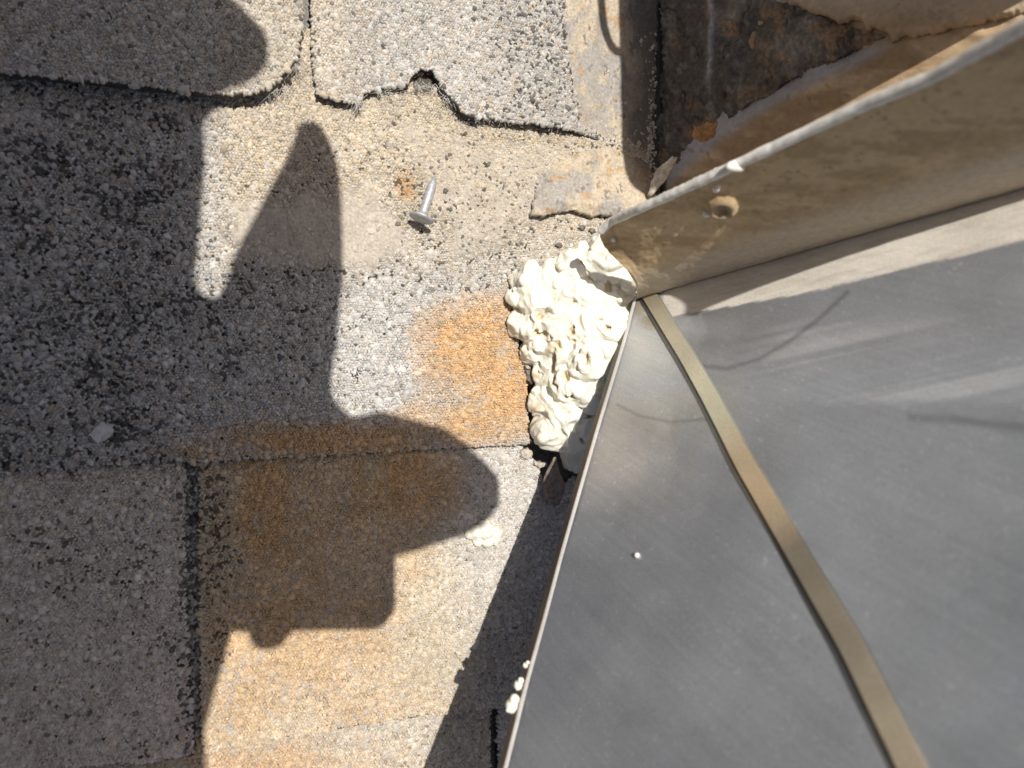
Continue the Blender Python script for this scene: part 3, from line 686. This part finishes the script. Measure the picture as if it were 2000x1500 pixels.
# folded hem along the free edge, its highlight painted as a pale line on the crest
sweep('hem', EDGE, [(-.0012, .0004), (-.0004, .0009), (.0003, .0008), (.0007, .0003), (.0036, -.0004), (.0042, -.0016), (.0022, -.0034), (.0000, -.0018)], met_surf, M_metal, fl,
      [(.5, .49, .47), (.62, .58, .52), (.62, .58, .52), (.15, .135, .115), (.15, .135, .115), (.12, .11, .1), (.1, .1, .1), (.1, .1, .1)], side=-1, coat=.7)
# the upturned lip, painted beige
LE = np.array([(1172, 452), (1195, 432), (1280, 394), (1370, 353), (1460, 311), (1550, 269), (1685, 206), (1820, 150), (2000, 52), (2200, -50), (2420, -160)], float)
def lip_xy(S, T):
    xe = 1172 + (2420 - 1172) * S ** 1.2; ye = np.interp(xe, LE[:, 0], LE[:, 1])
    xf = 1243 + (2420 - 1243) * S ** 1.2; yf = fold_y(xf)
    X = xe + (xf - xe) * T; Y = ye + (yf - ye) * T
    w = np.exp(-S * 22); X = X + w * 26 * np.sin(np.pi * np.clip(T, 0, 1)) * (T - .35) * 2.2
    return X, Y
fe = lambda X: np.interp(X, [1170, 1250, 1370, 1550, 1820, 2000, 2400], [.775, .735, .715, .695, .66, .62, .55])
def lip_surf_(S, T):
    X, Y = lip_xy(S, T); f = 1 - (1 - fe(X)) * (1 - T) ** .8
    return X, Y, atZ(X, Y, metZ(X, Y) * f)
S_, T_ = np.meshgrid(np.linspace(0, 1, 260), np.linspace(0, 1, 60)); LX, LY, LP = lip_surf_(S_, T_)
du = np.gradient(LP, axis=1); dv = np.gradient(LP, axis=0); LN = np.cross(du, dv); LN /= np.linalg.norm(LN, axis=-1)[..., None]
if (LN * (CAM - LP)).sum(-1).mean() < 0: LN = -LN
rel = .0007 * (fbm(LX / 30., LY / 18., 131) - .5) + .0006 * (fbm(LX / 8., LY / 6., 132) - .5) * (1 - sm(LX, 1250, 1500)) \
    + .0024 * np.exp(-((np.hypot((LX - 1412) / 20., (LY - 402) / 14.) * (.75 + .5 * fbm(LX / 9., LY / 9., 137)) - 1) / .3) ** 2)
lc = mix(np.tile((.52, .385, .225), LX.shape + (1,)), (.40, .285, .155), sm(fbm(LX / 120., LY / 26., 133), .42, .66))
lc = mix(lc, (.47, .40, .30), sm(T_, .62, .82)); lc = mix(lc, (.12, .09, .06), sm(fbm(LX / 22., LY / 9., 134), .68, .78) * .7 * (1 - T_))
lc = mix(lc, (.30, .24, .16), blob(LX, LY, 1412, 402, 26, 18, .5) * .6)
idx = np.arange(LX.size).reshape(LX.shape)
lip = mesh_obj('lip', (LP + LN * rel[..., None]).reshape(-1, 3), np.stack([idx[:-1, :-1], idx[:-1, 1:], idx[1:, 1:], idx[1:, :-1]], -1).reshape(-1, 4), M_paint, fl, lc.reshape(-1, 3))
sd = lip.modifiers.new('thickness', 'SOLIDIFY'); sd.thickness = .0012; sd.offset = 0
# thick rounded painted rim on top of the lip, colour lightened for sunlight
rim = LP[0]; V = []; Fq = []; Cc = []; m = 10
Dr = np.gradient(rim, axis=0); Dr /= np.linalg.norm(Dr, axis=1)[:, None]
for i in range(len(rim)):
    s_ = np.cross(Dr[i], LN[0, i]); s_ /= np.linalg.norm(s_)
    r = .0017 * (1 + .3 * (fbm(np.array(i * .12), np.array(1.), 141) - .5)) * (.55 if i == 0 else 1)
    for j in range(m):
        a = j * 2 * math.pi / m; V.append(rim[i] + (s_ * math.cos(a) + LN[0, i] * math.sin(a)) * r * (1 + .10 * random.uniform(-1, 1) * (i < 70)))
        Cc.append(np.array((.70, .665, .60)) * (.8 + .4 * vnoise(np.array(i * .45), np.array(j * .8), 142)))
Fq = [(i * m + j, i * m + (j + 1) % m, (i + 1) * m + (j + 1) % m, (i + 1) * m + j) for i in range(len(rim) - 1) for j in range(m)] + [tuple(range(m))]
mesh_obj('rim', V, Fq, M_paint, fl, Cc)

# ================================================================== FOAM
from mathutils import noise as mnoise
def foam(name, lobes, voxel=.0006, warts=40, amp=.0014, pits=(), seed=1, zmin=.0):
    """lobes: (px, py, radius px, centre height m, squash)"""
    rr = random.Random(seed); bm = bmesh.new()
    def ball(c, r, sq=1., sub=2):
        q = bmesh.ops.create_icosphere(bm, subdivisions=sub, radius=r)
        for v in q['verts']: v.co = Vector((v.co.x + c[0], v.co.y + c[1], v.co.z * sq + c[2]))
    for (px, py, rp, z, sq) in lobes:
        c = onz(px, py, z); s = np.linalg.norm(c - CAM) / F; r = rp * s
        ball(c, r, sq, 3)
        for _ in range(warts):
            u = rr.uniform(-.15, 1); a = rr.uniform(0, 6.283); k = math.sqrt(max(0, 1 - u * u))
            wr = r * rr.uniform(.12, .34)
            ball((c[0] + r * k * math.cos(a) * .96, c[1] + r * k * math.sin(a) * .96, c[2] + r * u * sq * .96), wr, rr.uniform(.6, 1), 1)
    me = bpy.data.meshes.new('tmp'); bm.to_mesh(me); bm.free()
    ob = bpy.data.objects.new('tmp', me); COL.objects.link(ob)
    rm = ob.modifiers.new('r', 'REMESH'); rm.mode = 'VOXEL'; rm.voxel_size = voxel
    smo = ob.modifiers.new('s', 'SMOOTH'); smo.iterations = 3; smo.factor = .5
    dg = bpy.context.evaluated_depsgraph_get(); ev = ob.evaluated_get(dg)
    me2 = bpy.data.meshes.new_from_object(ev); bpy.data.objects.remove(ob); bpy.data.meshes.remove(me)
    n = len(me2.vertices); co = np.empty(n * 3, np.float32); me2.vertices.foreach_get('co', co); co = co.reshape(-1, 3).astype(float)
    no = np.array([v.normal[:] for v in me2.vertices])
    d = np.empty(n); am = np.zeros(n)
    for i in range(n):
        p = Vector(co[i] * 1.0)
        w = mnoise.noise_vector(p * 80) * .0055
        q = p + w
        f1 = 1 - 2 * abs(mnoise.noise(q * 115)); f2 = 1 - 2 * abs(mnoise.noise(q * 250 + Vector((3, 1, 7)))); f3 = mnoise.noise(q * 620)
        vd = mnoise.voronoi(q * 170)[0]
        d[i] = amp * (1.0 * f1 + .34 * f2 + .16 * f3 + .25 * (.45 - vd[0]) - .45)
        am[i] = max(0, mnoise.noise(q * 210 + Vector((9, 9, 1))) - .42)
    X, Y = proj(co)
    for (px, py, rx, ry, dep) in pits:
        wx = X + 16 * (fbm(X / 11., Y / 11., 301) - .5); wy = Y + 16 * (fbm(X / 11., Y / 11., 302) - .5)
        w = sm(1.25 - np.hypot((wx - px) / rx, (wy - py) / ry), 0, .8) * (no[:, 2] > -.2)
        d -= w * dep * .75; am += w * .42
    co = co + no * d[:, None]
    co[:, 2] = np.maximum(co[:, 2], zmin)
    me2.vertices.foreach_set('co', co.astype(np.float32).ravel()); me2.update(); me2.name = name
    c = mix(np.tile((.755, .72, .60), (n, 1)), (.52, .34, .13), np.clip(am * 1.6, 0, .85))
    me2.materials.clear()
    return finish(name, me2, M_foam, None, c, True)
LOBES = [(1034, 556, 36, .013, .9), (1014, 580, 22, .011, .9), (1052, 590, 42, .014, 1), (1018, 632, 25, .011, .9), (1046, 634, 34, .014, 1), (1085, 560, 40, .017, 1),
         (1118, 530, 38, .020, 1), (1152, 512, 34, .024, 1), (1190, 520, 42, .029, 1), (1174, 480, 22, .030, .9), (1210, 545, 38, .028, 1), (1130, 590, 52, .021, 1),
         (1180, 580, 48, .024, 1), (1095, 630, 50, .018, 1), (1145, 645, 52, .023, 1), (1190, 635, 40, .031, 1), (1062, 672, 34, .013, 1), (1040, 690, 22, .010, 1), (1105, 690, 48, .018, 1),
         (1150, 705, 48, .026, 1), (1184, 690, 36, .030, 1), (1078, 730, 34, .013, 1), (1118, 752, 46, .020, 1), (1160, 770, 38, .026, 1), (1070, 785, 34, .012, 1), (1105, 808, 46, .016, 1),
         (1082, 836, 40, .013, 1), (1112, 845, 38, .014, 1), (1146, 830, 38, .018, 1), (1160, 870, 34, .008, 1), (1130, 885, 34, .008, 1), (1186, 780, 34, .020, 1), (1062, 842, 22, .010, 1),
         (1225, 590, 22, .028, 1), (1215, 500, 24, .026, 1), (1190, 850, 34, .006, 1)]
PITS = [(1080, 706, 7, 24, .004), (1086, 745, 5, 16, .004), (1188, 562, 10, 11, .003), (1186, 642, 8, 6, .0025), (1118, 648, 5, 10, .003), (1054, 652, 16, 5, .003), (1168, 625, 8, 3, .002),
        (1122, 668, 4, 5, .002), (1052, 618, 6, 6, .002), (1120, 592, 6, 4, .002), (1148, 704, 6, 10, .002), (1104, 735, 6, 14, .003), (1135, 860, 5, 5, .002), (1150, 812, 6, 5, .002), (1112, 775, 14, 4, .003),
        (1138, 515, 5, 4, .002), (1078, 655, 4, 3, .002), (1092, 672, 6, 9, .003)]
o = foam('spray_foam', LOBES, .00055, 5, .0021, PITS, 3)
tag(o, 'large lumpy cream expanding foam mass filling the corner at the metal edge', 'foam')
o = foam('foam_blob', [(930, 1040, 14, .0055, .95), (948, 1036, 17, .006, .95), (966, 1040, 14, .0055, .95), (952, 1054, 14, .005, .95), (932, 1058, 10, .005, .95), (968, 1052, 11, .005, .95), (918, 1044, 9, .005, .95), (944, 1026, 9, .005, .95)],
         .00035, 6, .0007, [(952, 1040, 3, 3, .001)], 5)
tag(o, 'small cream foam blob alone on the orange stained shingle', 'foam')
for k, (px, py, r, lab) in enumerate(((1001, 1378, 13, 'larger white foam dab on the metal hem near the bottom of the picture'), (1013, 1337, 9, 'middle white foam dab on the metal hem'), (1027, 1299, 6, 'smallest uppermost white foam dab on the metal hem'))):
    Zm = float(metZ(np.array(px + 10.), np.array(float(py)))); p = atZ(np.array(float(px)), np.array(float(py)), np.array(Zm * 1.004))
    o = foam('foam_dab', [(px, py, r, p[2], .9), (px + 4, py - r * .9, r * .7, p[2] + .001, .9), (px + 3, py + r * .8, r * .6, p[2] - .001, .9)], .0003, 5, .0003, (), 11 + k, -1)
    tag(o, lab, 'foam', 'foam dabs along the metal hem')
def speck(name, p, r, lab, seed, squash=(1, 1, .7)):
    bm = bmesh.new(); bmesh.ops.create_icosphere(bm, subdivisions=2, radius=r); rr = random.Random(seed)
    for v in bm.verts: v.co = Vector((v.co.x * squash[0], v.co.y * squash[1], v.co.z * squash[2])) * (1 + .25 * (rr.random() - .5))
    me = bpy.data.meshes.new(name); bm.to_mesh(me); bm.free()
    o = finish(name, me, M_foam, None, np.tile((.70, .67, .57), (len(me.vertices), 1))); o.location = tuple(p); tag(o, lab, 'foam'); return o
def lip_point(px, py):
    k = np.argmin((LX - px) ** 2 + (LY - py) ** 2); return LP.reshape(-1, 3)[k] + LN.reshape(-1, 3)[k] * .0006
speck('foam_speck', lip_point(1383, 411), .0017, 'white foam speck just left of the round screw bump on the lip', 1)
speck('foam_speck', lip_point(1398, 366), .0016, 'white foam speck above the round screw bump under the rim', 2, (.7, 1, 1.2))
speck('foam_speck', lip_point(1199, 468), .0012, 'white foam speck at the left end of the painted lip', 3)
speck('foam_speck', met_surf(np.array(1245.), np.array(1085.))[0] + MN * .0003, .0009, 'tiny white foam speck on the grey metal sheet', 4)
speck('foam_crumb', lip_point(1432, 322) + np.array((0, 0, .0012)), .0024, 'tan crumb of foam stuck on top of the pale rim', 6, (1.5, .8, .6))

# ================================================================== NAIL AND DEBRIS
nl = empty('roofing_nail', tuple(onz(835, 400, Z2)))
tag(nl, 'galvanised roofing nail lying on the weathered shingle above the foam', 'nail')
hp = onz(824, 424, Z2 + .0078); tp = onz(850, 344, Z2 + .0072)
ax = Vector(hp - tp); L = ax.length; ax.normalize()
q = Vector((0, 0, 1)).rotation_difference(ax)
def lathe(name, prof, seg, mat, parent, org, quat, wob=0.):
    bm = bmesh.new(); rings = []
    for (r, z) in prof:
        rings.append([bm.verts.new(Vector(org) + quat @ Vector((r * (1 + wob * random.uniform(-1, 1)) * math.cos(a * 2 * math.pi / seg), r * math.sin(a * 2 * math.pi / seg), z))) for a in range(seg)])
    for a, b in zip(rings, rings[1:]):
        for i in range(seg): bm.faces.new((a[i], a[(i + 1) % seg], b[(i + 1) % seg], b[i]))
    bm.faces.new(rings[0][::-1]); bm.faces.new(rings[-1]); bmesh.ops.recalc_face_normals(bm, faces=bm.faces[:])
    return bm_obj(name, bm, mat, parent)
lathe('shank', [(.0004, 0), (.0014, .003), (.0019, .0050), (.00195, .010), (.0020, .016), (.0021, L - .0006), (.0027, L)], 14, M_nail, nl, tp, q, .05)
lathe('head', [(.0027, -.0003), (.0049, -.0001), (.0052, .0003), (.0051, .0009), (.0040, .0013), (.0005, .0015)], 28, M_nail, nl, hp, q, .03)

o = ribbon('felt_flap', [(1084, 893), (1080, 915), (1079, 940), (1083, 965), (1088, 986)], [.0012, .0055, .0098, .0105, .003], M_felt, None, [.016, .014, .0115, .009, .0072], .28, .0008, 9)
tag(o, 'curled brown torn felt flap below the foam in the shadow of the metal', 'debris')
def chip(name, poly, z, th, mat, lab, tilt=0.):
    P = onz(np.array([p[0] for p in poly], float), np.array([p[1] for p in poly], float), z); c = P.mean(0)
    bm = bmesh.new(); vs_ = []
    n = len(P)
    for i in range(n):
        for t in (0, .33, .66):
            p = P[i] * (1 - t) + P[(i + 1) % n] * t; p = c + (p - c) * (1 + .12 * random.uniform(-1, 1)); vs_.append(bm.verts.new((p[0], p[1], p[2] + (p[0] - c[0]) * tilt)))
    f = bm.faces.new(vs_); r = bmesh.ops.extrude_face_region(bm, geom=[f])
    up = [v for v in r['geom'] if isinstance(v, bmesh.types.BMVert)]
    for v in up: v.co = Vector(c) + (v.co - Vector(c)) * .86; v.co.z += th * random.uniform(.7, 1.2)
    pk = bmesh.ops.poke(bm, faces=[g_ for g_ in r['geom'] if isinstance(g_, bmesh.types.BMFace)])
    for v in pk['verts']: v.co.z += th * .25
    bmesh.ops.recalc_face_normals(bm, faces=bm.faces[:])
    o = bm_obj(name, bm, mat, None, False); tag(o, lab, 'debris'); return o
M_tanchip = principled('tan_chip', (.40, .35, .29), .9, var=(600, .4), bump=[(1200, .6, .0005)])
chip('stone_chip', [(1012, 690), (1024, 684), (1030, 700), (1034, 722), (1024, 722), (1014, 706)], Z2 - .001, .003, M_tanchip, 'tan crumbling chip wedged left of the foam beside the orange stain')
chip('stone_chip', [(1022, 722), (1036, 720), (1040, 738), (1034, 752), (1024, 744)], Z2 - .001, .0035, M_chip, 'dark grey chip wedged left of the foam below the tan chip')
chip('stone_chip', [(1014, 878), (1030, 874), (1040, 882), (1038, 896), (1026, 898), (1014, 892)], Z3 + .0006, .0016, M_tanchip, 'flat tan chip left of the felt flap under the foam')
chip('stone_chip', [(1040, 898), (1052, 902), (1066, 903), (1066, 910), (1052, 914), (1042, 908)], Z3 + .0006, .002, M_tanchip, 'small tan chip touching the top of the felt flap')
chip('dried_splash', [(168, 856), (182, 838), (200, 822), (222, 830), (226, 842), (212, 858), (190, 866)], Z2 + .0006, .0010, M_splash, 'pale dried splash on the shaded grey shingle at the left')
for k, (px, py, lab) in enumerate(((1135, 446, 'dark grey pebble nearest the torn sealant edge'), (1155, 452, 'dark grey pebble between the torn sealant and the rim'), (1090, 480, 'dark grey pebble just above the foam'))):
    o = chip('pebble', [(px - 7, py), (px - 2, py - 6), (px + 6, py - 4), (px + 7, py + 3), (px, py + 6)], Z2 + .0006, .0016, M_chip, lab); o['group'] = 'dark pebbles above the foam'

# ================================================================== PHOTOGRAPHER, PHONE, ADDED SHADOW CASTER (just outside the picture; their shadows fall into it)
def shade_b(px, py, b):                        # the point, b behind the lens plane, whose shadow falls on roof pixel px, py
    g = onz(px, py, .006); t = (b - (g - CAM) @ Bv) / (-SD @ Bv); return g - SD * t
def camp(r, u, b): return CAM + Rv * r + Uv * u + Bv * b
ph = empty('phone', tuple(camp(-.04, .028, .006)))
tag(ph, 'dark slab phone held flat above the roof, seen only as the straight shadow corner', 'phone')
def rounded_slab(name, r0, r1, u0, u1, b0, b1, rad, mat, parent):
    bm = bmesh.new(); ring = []
    for (cx, cy, a0) in ((r1 - rad, u1 - rad, 0), (r0 + rad, u1 - rad, 90), (r0 + rad, u0 + rad, 180), (r1 - rad, u0 + rad, 270)):
        for k in range(7):
            a = math.radians(a0 + k * 15); ring.append((cx + rad * math.cos(a), cy + rad * math.sin(a)))
    mid_r, mid_u = (r0 + r1) / 2, (u0 + u1) / 2
    rows = []
    for (b, s_) in ((b0, .975), (b0 + .0012, 1.), (b1 - .0012, 1.), (b1, .975)):
        rows.append([bm.verts.new(camp(mid_r + (x - mid_r) * s_, mid_u + (y - mid_u) * s_, b)) for x, y in ring])
    n = len(ring)
    for A, B_ in zip(rows, rows[1:]):
        for i in range(n): bm.faces.new((A[i], A[(i + 1) % n], B_[(i + 1) % n], B_[i]))
    bm.faces.new(rows[0]); bm.faces.new(rows[-1]); bmesh.ops.recalc_face_normals(bm, faces=bm.faces[:])
    return bm_obj(name, bm, mat, parent, False)
M_ph = principled('phone_body', (.03, .03, .035), .35); M_gl = principled('phone_glass', (.01, .01, .012), .08)
bd = rounded_slab('body', -.119, .041, -.0105, .0655, .0035, .0115, .009, M_ph, ph)
rounded_slab('screen', -.116, .038, -.0075, .0625, .0117, .0121, .007, M_gl, ph)
for (r, u) in ((0, 0), (0, .018), (0, .036)):
    bm = bmesh.new(); ri = []
    for (rad, b) in ((.0072, .0034), (.0072, .0018), (.006, .0016), (.0058, .0024)):
        ri.append([bm.verts.new(camp(r + rad * math.cos(k * math.pi / 12), u + rad * math.sin(k * math.pi / 12), b)) for k in range(24)])
    for A, B_ in zip(ri, ri[1:]):
        for i in range(24): bm.faces.new((A[i], A[(i + 1) % 24], B_[(i + 1) % 24], B_[i]))
    bm.faces.new(ri[-1]); bm_obj('lens_ring', bm, M_ph, ph, False)

def body(name, chains, voxel, colfun):
    bm = bmesh.new()
    for ch in chains:
        for (a, ra), (b, rb) in zip(ch, ch[1:]):
            a = np.asarray(a, float); b = np.asarray(b, float); L_ = np.linalg.norm(b - a); k = max(2, int(L_ / (min(ra, rb) * .45)) + 1)
            for i in range(k + 1):
                t = i / k; c = a + (b - a) * t; r = ra + (rb - ra) * t
                q_ = bmesh.ops.create_icosphere(bm, subdivisions=2, radius=r)
                for v in q_['verts']: v.co += Vector(c)
    me = bpy.data.meshes.new('tmp'); bm.to_mesh(me); bm.free(); ob = bpy.data.objects.new('tmp', me); COL.objects.link(ob)
    rm = ob.modifiers.new('r', 'REMESH'); rm.mode = 'VOXEL'; rm.voxel_size = voxel
    smo = ob.modifiers.new('s', 'SMOOTH'); smo.iterations = 4; smo.factor = .5
    me2 = bpy.data.meshes.new_from_object(ob.evaluated_get(bpy.context.evaluated_depsgraph_get())); bpy.data.objects.remove(ob); bpy.data.meshes.remove(me)
    co = np.empty(len(me2.vertices) * 3, np.float32); me2.vertices.foreach_get('co', co); co = co.reshape(-1, 3).astype(float)
    me2.materials.clear(); me2.name = name
    return finish(name, me2, M_cloth, None, colfun(co), True)
M_cloth = principled('cloth_and_skin', attr='col', rough=.8, var=(300, .15))
B1 = .024
palmA = shade_b(650, 960, B1); wristA = shade_b(380, 1060, .035); elbA = shade_b(-180, 1230, .07)
palmB = shade_b(480, 765, B1); wristB = shade_b(200, 690, .035); elbB = shade_b(120, -120, .06)
shA = np.array((-.62, -.19, .66)); shB = np.array((-.60, .20, .68))
neck = np.array((-.68, 0, .72)); chest = np.array((-.74, 0, .60)); hip = np.array((-.92, 0, .26))
ch = []
ch.append([(palmA, .029), (wristA, .031), (elbA, .048), (shA, .062), (neck, .07)])
for k_, m_, t_ in (((740, 865), (850, 885), (915, 918)), ((760, 925), (880, 930), (944, 946)), ((760, 985), (880, 975), (944, 976)), ((740, 1035), (850, 1012), (915, 1005))):
    ch.append([(shade_b(680, k_[1] * .5 + 480, B1), .016), (shade_b(*k_, .022), .0135), (shade_b(*m_, .020), .0118), (shade_b(*t_, .016), .0092)])
ch.append([(palmA, .018), (shade_b(560, 1120, .026), .013), (shade_b(530, 1200, .024), .0105), (shade_b(524, 1236, .021), .0090)])    # thumb below the phone
ch.append([(palmB, .026), (wristB, .034), (shade_b(170, 520, .04), .038), (shade_b(172, 280, .045), .0415), (elbB, .046), (shB, .062), (neck, .07)])
ch.append([(shade_b(512, 700, .024), .0215), (shade_b(566, 540, .024), .0222), (shade_b(597, 405, .022), .0155), (shade_b(614, 320, .020), .0105), (shade_b(606, 258, .018), .0062)])
ch.append([(shade_b(574, 540, .024), .0195), (shade_b(565, 670, .024), .0195), (shade_b(545, 790, .024), .019), (shade_b(620, 880, .024), .018)])
for k_, t_ in (((530, 690), (560, 740)), ((520, 740), (560, 780)), ((500, 790), (540, 830))):
    ch.append([(palmB, .016), (shade_b(*k_, .026), .0105), (shade_b(*t_, .020), .0085)])
ch.append([(shade_b(200, 150, .05), .03), (shade_b(330, 90, .05), .028), (shade_b(450, 120, .045), .016)])                            # loose cuff
ch.append([(shade_b(60, 800, .07), .06), (shade_b(200, 780, .06), .05), (wristB, .03)]); ch.append([(wristA, .03), (shade_b(200, 1000, .06), .05)])
ch.append([(elbA, .045), (shade_b(118, 1560, .10), .05), (shade_b(140, 1410, .08), .046), (shade_b(312, 1222, .05), .0265), (shade_b(160, 1210, .06), .042), (wristA, .03)])
ch.append([(neck, .07), (chest, .15), (hip, .16)])
for sg in (-1, 1):
    ch.append([(hip + np.array((0, .10 * sg, 0)), .10), (np.array((-.55, .17 * sg, .085)), .07), (np.array((-.98, .17 * sg, .062)), .052), (np.array((-1.06, .17 * sg, .05)), .04)])
    ch.append([(chest + np.array((0, .08 * sg, .06)), .10), (shA if sg < 0 else shB, .065)])
head = np.array((-.60, 0, .90))
ch.append([(neck, .06), (np.array((-.64, 0, .81)), .058), (head, .085), (head + np.array((.015, 0, .05)), .082)])
ch.append([(head + np.array((.05, 0, -.045)), .05), (head + np.array((.07, 0, -.055)), .035)]); ch.append([(head + np.array((.085, 0, .015)), .012), (head + np.array((.100, 0, -.01)), .012)])
for sg in (-1, 1): ch.append([(head + np.array((-.01, .083 * sg, .01)), .014), (head + np.array((-.012, .088 * sg, -.02)), .011)])
def body_col(co):
    n = len(co); c = np.tile((.035, .045, .075), (n, 1))
    dA = np.linalg.norm(co - palmA, axis=1); dB = np.linalg.norm(co - palmB, axis=1)
    near = (co[:, 0] > -.21); skin = ((dA < .085) | (dB < .10)) & near; c[skin] = (.42, .25, .17)
    hd = (co[:, 2] > .80); c[hd] = (.42, .25, .17); hair = hd & ((co[:, 2] > .945) | (co[:, 0] < -.635)); c[hair] = (.03, .02, .015)
    c[co[:, 2] < .30] = (.05, .05, .055)
    return c
o = body('person', ch, .0042, body_col)
tag(o, 'person in dark jacket kneeling beside the frame, seen only as the shadow of two hands', 'person')

# unseen slab added on the upstand wall, its rounded corner shades the tar
TH = .205
c0 = shade_at(1209, 200, TH)[0]; c1 = shade_at(1250, 398, TH)[1]
caster = empty('shadow_caster', (c0 + .12, c1 + .12, TH - .018)); tag(caster, 'unseen flat grey slab added above the upstand wall to cast the rounded shadow', 'caster')
M_caster = principled('caster_grey', (.16, .16, .17), .5)
bm = bmesh.new(); ring = []
x0, x1, y0, y1, rad = c0, c0 + .30, c1, c1 + .26, .017
for (cx, cy, a0) in ((x1 - rad, y1 - rad, 0), (x0 + rad, y1 - rad, 90), (x0 + rad, y0 + rad, 180), (x1 - rad, y0 + rad, 270)):
    for k in range(7):
        a = math.radians(a0 + k * 15); ring.append((cx + rad * math.cos(a), cy + rad * math.sin(a)))
mx_, my_ = (x0 + x1) / 2, (y0 + y1) / 2; rows = []
for (z, s_) in ((TH - .016, .96), (TH, 1.), (TH + .001, 1.), (TH + .001, .985), (TH - .012, .95)):
    rows.append([bm.verts.new((mx_ + (x - mx_) * s_, my_ + (y - my_) * s_, z)) for x, y in ring])
for A, B_ in zip(rows, rows[1:]):
    for i in range(28): bm.faces.new((A[i], A[(i + 1) % 28], B_[(i + 1) % 28], B_[i]))
bm.faces.new(rows[0]); bm.faces.new(rows[-1]); bmesh.ops.recalc_face_normals(bm, faces=bm.faces[:]); bm_obj('caster_plate', bm, M_caster, caster, False)
hc = shade_at(1205, 20, TH); bm = bmesh.new(); rg = []
for k in range(25):
    a = math.radians(75 + k * 210 / 24); c = Vector((hc[0] + .0085 * math.cos(a) - .0005, hc[1] + .022 * math.sin(a), TH - .003)); d_ = Vector((-.0085 * math.sin(a), .022 * math.cos(a), 0)).normalized(); n_ = Vector((d_.y, -d_.x, 0))
    rg.append([bm.verts.new(c + (n_ * math.cos(j * math.pi / 4) + Vector((0, 0, 1)) * math.sin(j * math.pi / 4)) * .0022) for j in range(8)])
for A, B_ in zip(rg, rg[1:]):
    for j in range(8): bm.faces.new((A[j], A[(j + 1) % 8], B_[(j + 1) % 8], B_[j]))
bm_obj('caster_loop', bm, M_caster, caster)
# solid body of the upstand wall behind its coated face
pf = wall_surf(np.array(1700.), np.array(0.))[0]; nW = wall_surf(np.array(1700.), np.array(0.))[1]
xf = lambda z, y: pf[0] - (nW[1] * (y - pf[1]) + nW[2] * (z - pf[2])) / nW[0] + .004
zt = TH - .0165; V = []
for y in (.135, .75):
    V += [(xf(-.006, y), y, -.006), (xf(zt, y), y, zt), (xf(zt, y) + .35, y, zt), (xf(zt, y) + .35, y, -.006)]
mesh_obj('wall_body', V, [(0, 1, 2, 3), (7, 6, 5, 4), (0, 4, 5, 1), (1, 5, 6, 2), (2, 6, 7, 3), (3, 7, 4, 0)], principled('render_wall', (.36, .31, .25), .9, var=(80, .3), bump=[(400, .5, .001)]), wall, smooth=False)
